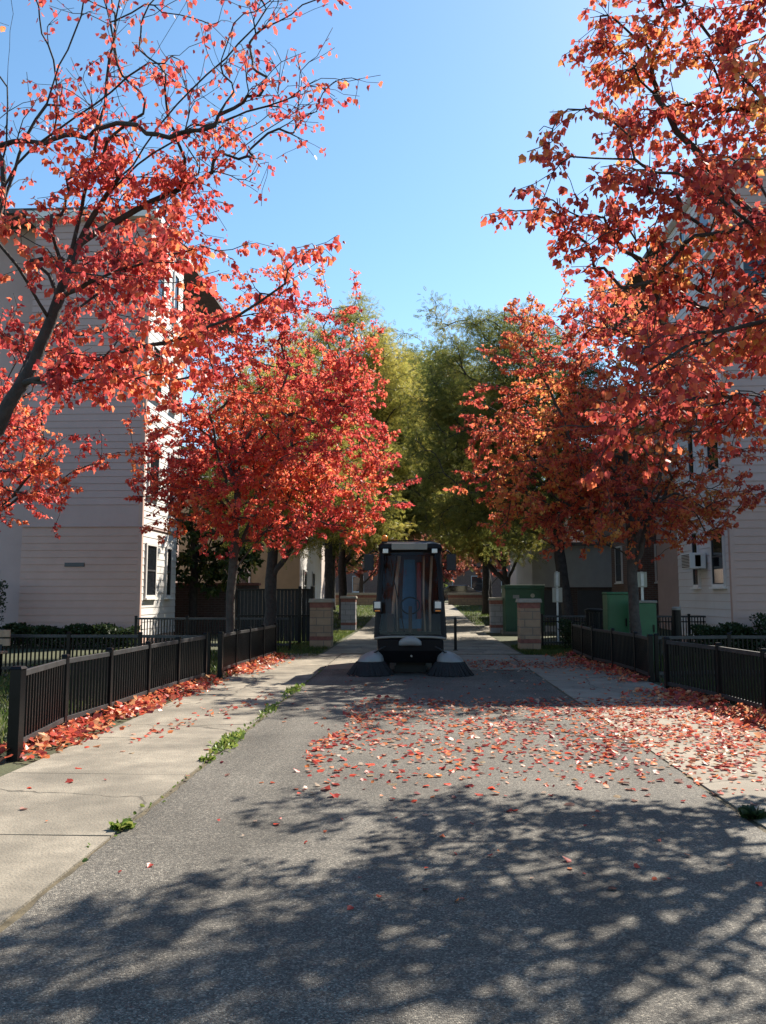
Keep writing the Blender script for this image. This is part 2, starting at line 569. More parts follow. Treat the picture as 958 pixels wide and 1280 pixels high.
def blade_template():
    return np.array([(0, 0.10, 0), (0, -0.10, 0), (0.55, 0, 0.05), (1, 0, 0.22)]), [[0, 1, 2], [1, 3, 2], [2, 3, 0]]

TPL = {'maple': [maple_template(), maple_template(0.4, 0.5), maple_template(-0.2, 0.35)],
       'tri': [tri_template(), tri_template(0.45, 0.5)],
       'frond': [frond_template()], 'oval': [oval_template()], 'blade': [blade_template()]}


def unit(a):
    return a / np.maximum(np.linalg.norm(a, axis=-1, keepdims=True), 1e-9)


def leaves_arrays(pos, d, size, kind, rs, nrm=None):
    """place leaf templates: pos (n,3), d (n,3) leaf axis, size (n,)"""
    Vs, Ls, Ss = [], [], []
    off = 0
    n = len(pos)
    d = unit(d)
    if nrm is None:
        nrm = rs.normal(size=(n, 3))
    s = unit(np.cross(nrm, d))
    nn = np.cross(d, s)
    tp = TPL[kind]
    pick = rs.integers(0, len(tp), n)
    for t, (tv, tf) in enumerate(tp):
        idx = np.where(pick == t)[0]
        if len(idx) == 0:
            continue
        A = (pos[idx][:, None, :] + size[idx][:, None, None] * (tv[None, :, 0:1] * d[idx][:, None, :] + tv[None, :, 1:2] * s[idx][:, None, :] + tv[None, :, 2:3] * nn[idx][:, None, :]))
        k = len(tv)
        Vs.append(A.reshape(-1, 3))
        lo = np.concatenate([np.array(f) for f in tf])
        Ls.append((off + np.arange(len(idx))[:, None] * k + lo[None, :]).ravel())
        Ss.append(np.tile([len(f) for f in tf], len(idx)))
        off += k * len(idx)
    return np.concatenate(Vs), np.concatenate(Ls), np.concatenate(Ss)

# ------------------------------------------------------------------ trees
def resample(pts, step, rs, jit=0.03):
    pts = np.asarray(pts, float)
    out = [pts[0]]
    # Catmull-Rom through the given points
    P = np.vstack([2 * pts[0] - pts[1], pts, 2 * pts[-1] - pts[-2]])
    for i in range(len(pts) - 1):
        p0, p1, p2, p3 = P[i], P[i + 1], P[i + 2], P[i + 3]
        n = max(1, int(np.linalg.norm(p2 - p1) / step))
        for j in range(1, n + 1):
            t = j / n
            q = 0.5 * (2 * p1 + (p2 - p0) * t + (2 * p0 - 5 * p1 + 4 * p2 - p3) * t * t + (3 * p1 - p0 - 3 * p2 + p3) * t ** 3)
            out.append(q + rs.normal(size=3) * jit)
    return np.array(out)


class Tree:
    def __init__(s, seed):
        s.rs = np.random.default_rng(seed)
        s.pos = []; s.par = []; s.dir = []; s.ok = []; s.lead = []
        s.lp = []; s.ld = []; s.ls = []
        s.PA = np.zeros((80000, 3)); s.DA = np.zeros((80000, 3)); s.OA = np.zeros(80000, bool)

    def add(s, p, par, ok):
        p = np.asarray(p, float)
        d = unit(p - s.pos[par]) if par >= 0 else np.array([0, 0, 1.0])
        i = len(s.pos)
        s.PA[i] = p; s.DA[i] = d; s.OA[i] = ok
        s.pos.append(p); s.par.append(par); s.dir.append(d); s.ok.append(ok)
        return len(s.pos) - 1

    def path(s, pts, par=-1, ok_from=0.0, step=0.22, jit=0.02):
        q = resample(pts, step, s.rs, jit)
        idx = []
        if par >= 0:
            q = q[1:]
        n = len(q)
        for i, p in enumerate(q):
            par = s.add(p, par, i / n >= ok_from)
            idx.append(par)
        return idx

    def nearest(s, p):
        P = s.PA[:len(s.pos)]
        return int(np.argmin(((P - p) ** 2).sum(1)))

    def limb(s, pts, ok_from=0.15, step=0.22, jit=0.025):
        """limb that starts at the nearest existing wood"""
        k = s.nearest(np.asarray(pts[0]))
        return s.path([s.pos[k]] + [np.asarray(p) for p in pts[1:]], k, ok_from, step, jit)

    def clusters(s, pts, nl, lsize, droop=0.6, spray=0.35, sub=2, hang=True, twig_step=0.16, bias=0.6, flat=0.3, skip=0.0, scatter=.07):
        rs = s.rs
        for p in pts:
            n0 = len(s.pos); P = s.PA[:n0]; D = s.DA[:n0]; O = s.OA[:n0]
            v = p - P
            dist = np.linalg.norm(v, axis=1) + 1e-6
            cosa = (v * D).sum(1) / dist
            cost = dist * (1 + bias * (1 - cosa)) + np.where(O, 0, 1e3)
            k = int(np.argmin(cost))
            a = P[k]; L = dist[k]
            if L < 0.05:
                continue
            d0 = unit(0.6 * D[k] + v[k] / L)
            c = a + d0 * L * 0.5 + np.array([0, 0, 0.06 * L])
            n = max(2, int(L / twig_step))
            par = k
            br = []
            for j in range(1, n + 1):
                t = j / n
                q = (1 - t) ** 2 * a + 2 * t * (1 - t) * c + t * t * p
                if j < n:
                    q = q + rs.normal(size=3) * 0.008
                par = s.add(q, par, True)
                br.append(par)
            tw = [br[max(0, int(len(br) * 0.35)):]]
            for _ in range(sub):
                st = br[rs.integers(len(br) // 3, len(br))]
                dd = unit(s.dir[st] * 1.0 + rs.normal(size=3) * np.array([.62, .62, flat]) + np.array([0, 0, .12]))
                sag = rs.uniform(-.03, .10)
                ln = spray * rs.uniform(0.6, 1.2)
                m = max(2, int(ln / 0.13))
                kk = st; l2 = []
                for j in range(1, m + 1):
                    kk = s.add(s.pos[st] + dd * ln * j / m + np.array([0, 0, -sag * (j / m) ** 2]) + rs.normal(size=3) * 0.012, kk, True)
                    l2.append(kk)
                tw.append(l2)
            per = max(1, int(nl / len(tw)))
            for l2 in tw:
                if skip and rs.random() < skip:
                    continue
                nodes = np.array([s.pos[i] for i in l2] + [s.pos[s.par[l2[0]]]])
                for _ in range(per):
                    t = rs.random() ** 0.8 * (len(l2) - 1)
                    i = int(t)
                    A = s.pos[l2[i]]; B = s.pos[l2[min(i + 1, len(l2) - 1)]]
                    q = A + (B - A) * (t - i)
                    o = rs.normal(size=3); o[2] *= 0.4
                    o = unit(o)
                    q = q + o * rs.uniform(0.02, scatter) + np.array([0, 0, -0.03])
                    dd = o * 0.7 + s.dir[l2[i]] * 0.3 + np.array([0, 0, -droop * 1.6]) + rs.normal(size=3) * 0.3
                    s.lp.append(q); s.ld.append(dd); s.ls.append(lsize * rs.uniform(0.5, 1.25))

    def wood(s, base, r_base, tip=0.004, flare=1.35):
        n = len(s.pos)
        cnt = np.zeros(n)
        kids = [[] for _ in range(n)]
        for i, p in enumerate(s.par):
            if p >= 0:
                kids[p].append(i)
        for i in range(n - 1, -1, -1):
            if not kids[i]:
                cnt[i] = 1
            if s.par[i] >= 0:
                cnt[s.par[i]] += cnt[i]
        total = max(cnt[0], 2)
        ex = math.log(r_base / tip) / math.log(total)
        rad = tip * cnt ** ex
        mb = MB()
        base = np.asarray(base)
        started = [0]
        stack = [(0, None)]
        while stack:
            st, fr = stack.pop()
            ch = [fr] if fr is not None else []
            i = st
            while True:
                ch.append(i)
                if not kids[i]:
                    break
                ks = sorted(kids[i], key=lambda q: -rad[q])
                for q in ks[1:]:
                    stack.append((q, i))
                i = ks[0]
            if len(ch) < 2:
                continue
            rr = [rad[j] for j in ch]
            if fr is not None:
                rr[0] = min(rr[1] * 1.25, rad[fr] * 0.95)
            pts = [s.pos[j] - base for j in ch]
            if fr is None:
                for j in range(len(pts)):
                    z = pts[j][2]
                    rr[j] *= 1 + (flare - 1) * max(0, 1 - z / 0.45) ** 2
                pts[0] = pts[0] - np.array([0, 0, 0.06])
            m = max(rr)
            mb.tube(pts, rr, 10 if m > 0.06 else (6 if m > 0.02 else 4), cap=True)
        return mb

    def finish(s, name, base, r_base, label, leafmat, kind, bark=None, group=None, tip=0.004, cat='tree', crown_name='crown'):
        root = thing(name, base, label, cat, group)
        s.wood(base, r_base, tip).build('trunk', bark or MT['bark'], root, smooth=True)
        V, L, S = leaves_arrays(np.array(s.lp) - np.asarray(base), np.array(s.ld), np.array(s.ls), kind, s.rs)
        np_obj(crown_name, V, L, S, leafmat, root)
        return root


def in_ellipsoids(ells, n, rs, shell=0.55, gap=0.0, gapscale=1.6, zlo=None):
    """random points in a set of ellipsoids, more near the skin, with gaps"""
    out = []
    vol = np.array([e[1][0] * e[1][1] * e[1][2] for e in ells]); vol = vol / vol.sum()
    ph = rs.uniform(0, 6.28, 6)
    while len(out) < n:
        e = ells[rs.choice(len(ells), p=vol)]
        d = unit(rs.normal(size=3))
        r = (shell ** 3 + (1 - shell ** 3) * rs.random()) ** (1 / 3) if rs.random() < 0.75 else rs.random() ** 0.5
        lump = 1 + 0.13 * math.sin(3 * math.atan2(d[1], d[0]) + ph[0]) + 0.12 * math.sin(5 * d[2] + ph[1] + 2 * d[0]) + 0.08 * math.sin(9 * d[0] + 7 * d[2] + ph[5])
        p = np.array(e[0]) + d * r * lump * np.array(e[1])
        if zlo is not None and p[2] < zlo:
            continue
        if gap > 0:
            g = math.sin(p[0] * gapscale + ph[2]) * math.sin(p[1] * gapscale + ph[3]) * math.sin(p[2] * gapscale * 1.6 + ph[4])
            if g > 0.45 - gap and rs.random() < 0.9:
                continue
        out.append(p)
    return np.array(out)


def along(tree, idxs, n, rad, rs, zoff=0.0, t0=0.25, lift=0.4):
    """random twig targets around the wood of given limbs"""
    out = []
    for _ in range(n):
        k = idxs[int((t0 + (1 - t0) * rs.random()) * (len(idxs) - 1))]
        o = rs.normal(size=3); o[2] = o[2] * 0.55 + zoff
        out.append(np.array(tree.pos[k]) + unit(o) * rad * rs.uniform(0.3, 1.0) + np.array(tree.dir[k]) * rad * 0.5)
    return out


def order(pts, c):
    pts = np.asarray(pts)
    return pts[np.argsort(np.linalg.norm(pts - np.asarray(c), axis=1))]


def auto_tree(name, base, label, seed, ells, trunk_top, r_base, leafmat, kind, n_clusters, nl, lsize, limbs=8, bark=None,
              group=None, gap=0.1, first=0.35, droop=0.5, spray=0.4, sub=2, lean=(0, 0), shell=0.55, tip=0.005, zlo=None, cat='tree', bias=0.6, scatter=.07):
    t = Tree(seed)
    rs = t.rs
    b = np.asarray(base, float)
    top = b + np.array([lean[0], lean[1], trunk_top])
    tr = t.path([b, b + (top - b) * 0.35 + rs.normal(size=3) * 0.04, b + (top - b) * 0.7 + rs.normal(size=3) * 0.08, top], -1, first, 0.3, 0.012)
    allp = in_ellipsoids(ells, n_clusters, rs, shell, gap, zlo=zlo)
    # main limbs rise from the trunk to far points of the crown
    for i in range(limbs):
        f = 0.34 + 0.6 * (i + 0.5) / limbs
        k = tr[int(f * (len(tr) - 1))]
        az = i * 2.4 + rs.uniform(-.3, .3)
        e = ells[i % len(ells)]
        el = R(10 + 60 * (i / limbs))
        dirv = np.array([math.cos(az) * math.cos(el), math.sin(az) * math.cos(el), math.sin(el)])
        tgt = np.array(e[0]) + dirv * np.array(e[1]) * 0.78
        a = t.pos[k]
        m1 = a + (tgt - a) * 0.5 + np.array([0, 0, -0.06 * np.linalg.norm(tgt - a)])
        t.path([a, m1, tgt], k, 0.2, 0.28, 0.03)
    t.clusters(order(allp, b + np.array([0, 0, trunk_top * 0.6])), nl, lsize, droop, spray, sub, bias=bias, twig_step=0.25, scatter=scatter)
    return t.finish(name, base, r_base, label, leafmat, kind, bark, group, tip, cat)

# ------------------------------------------------------------------ the setting: ground, road, pavements, path
def sheet(name, x0, x1, ys, dz, m):
    v = []; f = []
    for y in ys:
        v += [(x0, y, gz(y) + dz), (x1, y, gz(y) + dz)]
    for i in range(len(ys) - 1):
        f.append((2 * i, 2 * i + 1, 2 * i + 3, 2 * i + 2))
    me = bpy.data.meshes.new(name)
    me.from_pydata(v, [], f)
    me.materials.append(m)
    o = bpy.data.objects.new(name, me)
    COL.objects.link(o)
    return tag(o, kind='structure')

RX0, RX1 = -1.79, 2.10
sheet('ground', -900, 900, [-400, 0, 20, 32, 40, 50, 60, 90, 2500], 0.0, MT['lawn'])
rr_ = random.Random(9)
m = MB()
ny = 260
for k in range(ny + 1):
    y = -12 + 27.3 * k / ny
    j0 = .012 * math.sin(y * 2.3) + rr_.uniform(-.012, .012)
    j1 = .014 * math.sin(y * 1.9 + 1) + rr_.uniform(-.012, .012)
    m.v += [(RX0 + .006 + j0, y, .018), (RX0 + .022 + j0, y, .030), (RX1 - .022 + j1, y, .030), (RX1 - .006 + j1, y, .018)]
for k in range(ny):
    for c in range(3):
        a = 4 * k + c
        m.f.append((a, a + 1, a + 5, a + 4))
tag(m.build('road', MT['asphalt']), kind='structure')


def slabs(name, x0, x1, y0, y1, step, m, z=0.032, cols=1, off=0.0, jx=0.0):
    """cast concrete slabs with open joints and slightly uneven heights"""
    mb = MB()
    rs = random.Random(5)
    y = y0
    while y < y1 - 0.05:
        ye = min(y + step, y1)
        for c in range(cols):
            a = x0 + (x1 - x0) * c / cols
            b = x0 + (x1 - x0) * (c + 1) / cols
            g = 0.007
            n = len(mb.v)
            zz = [z + rs.uniform(-0.003, 0.003) for _ in range(4)]
            gy = gz((y + ye) / 2)
            P4 = [(a + g, y + g), (b - g, y + g), (b - g, ye - g), (a + g, ye - g)]
            for k, (px, py) in enumerate(P4):
                mb.v.append((px, py, gz(py) - 0.03))
            for k, (px, py) in enumerate(P4):
                mb.v.append((px, py, gz(py) + zz[k]))
            for q in ((4, 5, 6, 7), (0, 1, 5, 4), (1, 2, 6, 5), (2, 3, 7, 6), (3, 0, 4, 7)):
                mb.f.append(tuple(n + i for i in q))
        y = ye
    o = mb.build(name, m)
    return tag(o, kind='structure')

for nm, xa, xb in (('left', RX0 - .05, RX0 + .06), ('right', RX1 - .06, RX1 + .05)):
    sheet('soil_seam', xa, xb, [-12, 0, 8, 15.3], 0.021, MT['soil'])
slabs('sidewalk', -3.25, RX0 - 0.012, -9.6, 19.2, 1.6, MT['concrete'])
slabs('pavement', RX1 + 0.012, 3.75, -9.8, 19.0, 1.55, MT['concrete2'])
slabs('path_apron', -1.79, 2.10, 15.31, 19.0, 1.85, MT['concrete2'], cols=2)
slabs('path', -2.25, 2.45, 19.25, 60.0, 2.5, MT['concrete'], cols=2)
slabs('cross_path', 2.47, 7.0, 30.6, 34.5, 1.95, MT['concrete2'], cols=2)


def grass_patch(name, regs, n, h, seed, label=None):
    rs = np.random.default_rng(seed)
    P = []
    ar = np.array([(r[1] - r[0]) * (r[3] - r[2]) for r in regs])
    for r, k in zip(regs, (n * ar / ar.sum()).astype(int)):
        x = rs.uniform(r[0], r[1], k); y = rs.uniform(r[2], r[3], k)
        P.append(np.stack([x, y, np.array([gz(q) for q in y])], 1))
    P = np.concatenate(P)
    D = np.stack([rs.normal(0, .35, len(P)), rs.normal(0, .35, len(P)), np.ones(len(P))], 1)
    V, L, S = leaves_arrays(P, D, h * rs.uniform(.5, 1.2, len(P)), 'blade', rs)
    o = np_obj(name, V, L, S, MT['grass'])
    return tag(o, label, 'grass', kind='stuff')

grass_patch('lawn_grass', [(-11, -3.75, 6.2, 14), (-7.6, -3.4, 14.3, 20)], 26000, 0.10, 3, 'short green lawn grass growing behind the black railings on the left')
grass_patch('lawn_grass', [(4.0, 9, 9.5, 13.8), (4.3, 10, 14.3, 19)], 16000, 0.10, 4, 'shaded lawn grass growing behind the black railings on the right')
grass_patch('verge_grass', [(-4.2, -2.35, 19.4, 22.2), (-3.5, -2.3, 18.3, 19.4), (-5, -2.4, 22.4, 31)], 12000, 0.085, 5, 'sunlit grass verge round the left tan brick pillar')
grass_patch('verge_grass', [(2.55, 4.6, 19.3, 22.5), (3.0, 4.4, 18.4, 19.3)], 9000, 0.085, 6, 'sunlit grass verge round the right tan brick pillar')
grass_patch('far_grass', [(2.5, 6.5, 35, 56), (-6.5, -2.3, 33, 56)], 16000, 0.12, 7, 'sunlit grass beside the far end of the path')

# ------------------------------------------------------------------ weeds in the seam of road and sidewalk
def weed(x, y, n, rad, h, label, seed, stretch=1.0):
    rs = np.random.default_rng(seed)
    if stretch > 2:
        P = np.stack([rs.normal(0, rad * .35, n), rs.normal(0, rad * .5 * stretch, n), rs.uniform(0.0, h * .4, n)], 1)
        D = np.stack([rs.normal(0, .8, n), rs.normal(0, .8, n), rs.uniform(.2, 1.0, n)], 1)
    else:
        a = rs.uniform(0, 2 * PI, n)
        q = rad * .35 * rs.random(n)
        P = np.stack([q * np.cos(a), q * np.sin(a), rs.uniform(0, h * .3, n)], 1)
        D = np.stack([np.cos(a), np.sin(a), rs.uniform(.1, 1.0, n)], 1)
    V, L, S = leaves_arrays(P, D, h * rs.uniform(.5, 1.2, n), 'oval', rs)
    o = np_obj('weed' if stretch < 2 else 'weed_strip', V, L, S, MT['hedge' if x > 0 else 'weed'])  # right tuft gets dark hedge leaves, shade put into its colour
    o.location = (x, y, 0.03)
    if stretch > 2:
        return tag(o, label, 'weeds', kind='stuff')
    return tag(o, label, 'weed', 'single weeds beside the asphalt')

weed(-1.80, 4.95, 60, 0.10, 0.06, 'small weed at the left asphalt edge, nearest of the seam weeds', 21)
weed(-1.80, 6.95, 50, 0.09, 0.06, 'tiny flat weed just in front of the long weed clump in the seam', 22)
weed(-1.80, 7.75, 380, 0.12, 0.055, 'long bright green weed clump in the seam between sidewalk and asphalt', 23, 4.2)
weed(-1.80, 9.9, 110, 0.10, 0.045, 'low weed strip in the seam midway to the sweeper', 24, 5)
weed(-1.83, 11.9, 160, 0.12, 0.055, 'farthest seam weed strip beside the left tree shadow', 25, 5)
weed(-1.80, 9.0, 170, 0.08, 0.035, 'thin broken line of dry weeds along the left asphalt seam', 27, 55)
weed(2.12, 5.35, 90, 0.12, 0.07, 'dark weed tuft at the right edge of the asphalt', 26)

# ------------------------------------------------------------------ low black railings
def fence(name, pts, h, label, group=None, gap=0.074, post=0.062, endpost=None, toppx=0.052, mid=False):
    """posts at every point, a panel of rails and pickets between neighbours"""
    base = Vector(pts[0])
    root = thing(name, base, label, 'fence', group)
    L = lambda p: Vector(p) - base
    for i, p in enumerate(pts):
        w = endpost if (endpost and i == 0) else post
        q = L(p)
        m = MB().box((q.x, q.y, q.z + h / 2 + 0.005), (w, w, h + 0.05))
        po = m.build('post', MT['black'], root, bevel=0.004)
        MB().box((q.x, q.y, q.z + h + 0.042), (w + 0.014, w + 0.014, 0.022), taper=0.7).build('cap', MT['black'], po)
    for i in range(len(pts) - 1):
        a, b = L(pts[i]), L(pts[i + 1])
        d = (b - a); ln = d.length; d = d / ln
        s, e = a + d * post * .5, b - d * post * .5
        mb = MB()
        n = max(2, int(ln / gap))
        for k in range(1, n):
            p = a + (b - a) * (k / n)
            mb.box((p.x, p.y, p.z + h * .5 + .02), (0.023, 0.023, h - .1), rz=math.atan2(d.y, d.x))
        pan = mb.build('picket_panel', MT['black'], root)
        up = Vector((0, 0, 1))
        MB().bar(s + up * (h - .02), e + up * (h - .02), 0.036, toppx).build('rail', MT['rail'], pan, bevel=0.003)
        MB().bar(s + up * .14, e + up * .14, 0.036, toppx).build('rail', MT['rail'], pan, bevel=0.003)
        if mid:
            MB().bar(s + up * (h - .16), e + up * (h - .16), 0.03, 0.03).build('rail', MT['black'], pan)
    return root

G_R = 'low black railings along the street'
fence('railing_fence', [(-3.52, 7.02, 0), (-3.71, 8.4, 0), (-3.64, 9.45, 0), (-3.62, 10.75, 0), (-3.56, 11.9, 0), (-3.47, 13.1, 0)], 0.76,
      'low black picket railing nearest on the left with a drift of red leaves along it', G_R, endpost=0.10)
fence('railing_fence', [(-3.40, 13.85, 0), (-3.40, 15.0, 0), (-3.33, 15.9, 0), (-3.27, 17.0, 0), (-3.22, 18.2, 0)], 0.74,
      'shorter black picket railing beyond the gap on the left, by the crimson maple trunk', G_R, endpost=0.08)
fence('railing_fence', [(3.66, 12.1, 0), (3.92, 10.75, 0), (4.02, 9.6, 0), (4.11, 8.4, 0)], 0.76,
      'shaded black picket railing nearest on the right, cut by the photo edge', G_R, endpost=0.08)
fence('railing_fence', [(3.77, 13.3, 0), (3.80, 14.3, 0), (3.72, 15.6, 0), (3.56, 16.6, 0), (3.60, 17.8, 0), (3.62, 19.0, 0)], 0.74,
      'kinked black picket railing on the right in front of the green cabinets', G_R, endpost=0.075)
fence('garden_fence', [(-3.62, 13.9, 0)] + [(-3.62 - 1.28 * k, 14.1, 0) for k in range(1, 6)], 0.72,
      'black garden railing running left behind the nearest left railing', 'black garden railings across the lawns')
fence('garden_fence', [(3.95, 13.6, 0)] + [(3.95 + 1.3 * k, 13.9, 0) for k in range(1, 5)], 0.74,
      'black garden railing running right behind the nearest right railing', 'black garden railings across the lawns')
fence('garden_fence', [(-3.3 - 1.35 * k, 20.8, 0) for k in range(4)], 0.82,
      'black garden railing before the tall dark screen on the left', 'black garden railings across the lawns')
fence('garden_fence', [(3.35 + 1.3 * k, 21.9, 0) for k in range(5)], 0.86,
      'black garden railing running right from the right tan pillar', 'black garden railings across the lawns', mid=True)

# tall screened fence on the left
r = thing('screen_fence', (-5.3, 23.2, 0), 'tall dark screened fence behind the two left tree trunks', 'fence')
xs = [0, 0.95, 1.9, 2.25]
for i, x in enumerate(xs):
    MB().box((x, 0, .83), (.09, .09, 1.66)).build('post', MT['black'], r, bevel=.004)
for i in range(3):
    a, b = xs[i] + .05, xs[i + 1] - .05
    p = MB()
    n = max(2, int((b - a) / .10))
    for k in range(n):
        p.bb(a + (b - a) * k / n + .004, a + (b - a) * (k + 1) / n - .004, .03, .045, .08, 1.56)
    p = p.build('screen_panel', MT['blackflat'], r)
    MB().bb(a, b, -.02, .025, 1.54, 1.59).build('rail', MT['black'], p)
    MB().bb(a, b, -.02, .025, .80, .84).build('rail', MT['black'], p)
# brick garden wall in the dark corner behind
r = thing('garden_wall', (-8.2, 29.0, 0), 'dark brick wall in deep shade behind the left tree trunks', 'wall')
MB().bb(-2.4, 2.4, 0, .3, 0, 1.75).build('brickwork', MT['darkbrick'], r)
MB().bb(-2.45, 2.45, -.05, .35, 1.75, 1.84).build('coping', MT['redband'], r)

# ------------------------------------------------------------------ pillars and low walls
def pillar(x, y, w, h, label, m, cap=True):
    r = thing('gate_pillar', (x, y, gz(y)), label, 'pillar', 'masonry gate pillars beside the path')
    z1 = .26
    MB().bb(-w / 2, w / 2, -w / 2, w / 2, -.05, .20).build('block_base', m, r, bevel=.006)
    MB().bb(-w / 2 - .004, w / 2 + .004, -w / 2 - .004, w / 2 + .004, .20, .30).build('red_band', MT['redband'], r, bevel=.006)
    MB().bb(-w / 2, w / 2, -w / 2, w / 2, .30, h - .22).build('block_shaft', m, r, bevel=.006)
    MB().bb(-w / 2 - .004, w / 2 + .004, -w / 2 - .004, w / 2 + .004, h - .22, h - .08).build('red_band', MT['redband'], r, bevel=.006)
    MB().box((0, 0, h - .03), (w + .09, w + .09, .10), taper=.93).build('cap_stone', MT['stone'], r, bevel=.012)

pillar(-2.62, 22.0, .58, 1.29, 'tan block gate pillar with red bands beside the left railing end', MT['block'])
pillar(2.86, 20.9, .52, 1.30, 'tan block gate pillar with red bands on the right before the green transformer', MT['block'])
pillar(-2.75, 32.2, .58, 1.33, 'grey block pillar beyond the left tan pillar', MT['greyblock'])
pillar(2.98, 30.2, .56, 1.28, 'grey block pillar beside the large green transformer', MT['greyblock'])


def low_wall(x0, x1, y, h, label):
    r = thing('low_wall', ((x0 + x1) / 2, y, gz(y)), label, 'wall', 'low banded walls at the far end of the path')
    w = (x1 - x0) / 2
    MB().bb(-w, w, 0, .35, -.1, h * .6).build('blockwork', MT['block'], r)
    MB().bb(-w - .003, w + .003, -.004, .354, h * .6, h * .82).build('red_band', MT['redband'], r)
    MB().bb(-w - .04, w + .04, -.04, .39, h * .82, h).build('coping', MT['stone'], r, bevel=.01)

low_wall(-6.2, -2.4, 57.5, .86, 'low banded wall left of the sweeper at the far path end')
low_wall(2.2, 4.9, 57.5, .86, 'low banded wall right of the sweeper at the far path end')

# ------------------------------------------------------------------ street furniture
r = thing('bollard', (.95, 20.4, 0.03), 'thin dark post standing alone in the path right of the sweeper', 'bollard')
MB().lathe((0, 0, 0), [(.036, 0), (.036, .78), (.030, .82), (.012, .835)], 14).build('post', MT['black'], r, smooth=False)
MB().lathe((0, 0, 0), [(.07, 0), (.07, .015), (.05, .022)], 14).build('base_plate', MT['black'], r)


def sign(x, y, zt, plates, label, grp='signs seen from behind'):
    r = thing('street_sign', (x, y, 0), label, 'sign', grp)
    MB().box((0, .02, zt / 2), (.055, .03, zt)).build('post', MT['metal'], r)
    for (z0, z1, w) in plates:
        MB().bb(-w / 2, w / 2, -.012, -.002, z0, z1).build('sign_plate', MT['signback'], r, bevel=.004)
        b = MB()
        for z in (z0 + .05, z1 - .05):
            b.lathe((0, -.012, z), [(.012, -.006), (.012, .006)], 8)
        MB().bb(-.035, .035, -.022, -.012, z0 + .03, z1 - .03).build('bracket', MT['metal'], r)

q = at(697, 750, 24.5)
sign(q[0], 24.5, 2.12, [(1.66, 2.10, .17), (1.19, 1.63, .30)], 'two blank sign plates one above the other on a post before the right trunk')
q = at(803, 730, 19.0)
sign(q[0], 19.0, 1.96, [(1.60, 1.95, .22)], 'single blank sign plate above the smaller green cabinet')


def cabinet(x, y, w, d, h, label, m, lid=False):
    r = thing('utility_cabinet', (x, y, 0), label, 'cabinet', 'green cabinets behind the right railing')
    b = MB().bb(-w / 2, w / 2, -d / 2, d / 2, .06, h - .04).build('housing', m, r, bevel=.012)
    MB().bb(-w / 2 - .05, w / 2 + .05, -d / 2 - .05, d / 2 + .05, -.02, .06).build('plinth', MT['concrete'], r)
    dr = MB().bb(-w / 2 + .03, w / 2 - .03, -d / 2 - .016, -d / 2 - .003, .12, h - .09).build('door', m, r, bevel=.004)
    MB().bb(w / 2 - .09, w / 2 - .06, -d / 2 - .04, -d / 2 - .018, h * .5, h * .62).build('handle', MT['black'], dr)
    if lid:
        MB().bb(-w / 2 - .02, w / 2 + .02, -d / 2 - .02, d / 2 + .02, h - .04, h + .015).build('lid', MT['silver'], r, bevel=.01)
    else:
        MB().box((0, 0, h - .01), (w + .03, d + .03, .05), taper=.95).build('lid', m, r, bevel=.01)
    return r

q = at(772, 741, 18.0)
cabinet(q[0], 18.2, .47, .45, 1.47, 'taller plain green utility cabinet in front of the right maple trunk', MT['green'])
q = at(808.5, 752, 17.2)
cabinet(q[0], 17.4, .40, .40, 1.29, 'smaller green utility cabinet with a pale lid right of the taller one', MT['green'], True)

# large transformer with stickers
q0, q1 = at(632, 760, 29), at(681, 760, 29)
xc, w = (q0[0] + q1[0]) / 2, (q1[0] - q0[0])
r = thing('transformer', (xc, 29.6, 0), 'large dark green transformer box with pale stickers behind the right tan pillar', 'transformer')
MB().bb(-w / 2, w / 2, -.6, .6, .10, 1.62).build('housing', MT['dkgreen'], r, bevel=.015)
MB().box((0, 0, 1.69), (w + .06, 1.28, .14), taper=.97).build('lid', MT['dkgreen'], r, bevel=.012)
MB().bb(-w / 2 - .1, w / 2 + .1, -.72, .7, -.05, .10).build('plinth', MT['concrete'], r)
for s in (-1, 1):
    d = MB().bb(min(0, s * (w / 2 - .04)) + (.006 if s > 0 else 0), max(0, s * (w / 2 - .04)) - (.006 if s < 0 else 0), -.622, -.603, .18, 1.16).build('door', MT['dkgreen'], r, bevel=.005)
MB().bb(-.42, -.20, -.612, -.603, 1.28, 1.40).build('sticker', MT['white'], r)
MB().lathe((0, 0, 0), [(.075, 0), (.075, .008)], 20).build('sticker', MT['signback'], r).matrix_local = Matrix.Translation((.28, -.604, 1.38)) @ Matrix.Rotation(R(90), 4, 'X')

# litter bin of upright bars
r = thing('litter_bin', (at(743, 775, 20.3)[0], 20.3, 0), 'black slatted litter bin left of the taller green cabinet', 'bin')
b = MB()
for k in range(16):
    a = 2 * PI * k / 16
    b.box((.2 * math.cos(a), .2 * math.sin(a), .56), (.035, .012, .92), rz=a + PI / 2)
b.build('slats', MT['black'], r)
MB().lathe((0, 0, 0), [(.17, .12), (.17, .98)], 20).build('liner', MT['blackflat'], r)
MB().lathe((0, 0, 0), [(.225, 1.0), (.23, 1.05), (.16, 1.08)], 24).build('rim', MT['black'], r)
MB().lathe((0, 0, 0), [(.12, 0), (.12, .1)], 16).build('foot', MT['black'], r)

r = thing('bollard', (at(846, 775, 18.6)[0], 18.6, 0), 'thick black bollard with a pale top near the right white building', 'bollard')
MB().lathe((0, 0, 0), [(.10, 0), (.10, 1.08)], 18).build('post', MT['black'], r)
MB().lathe((0, 0, 0), [(.105, 1.08), (.105, 1.12), (.08, 1.15)], 18).build('cap', MT['silver'], r)

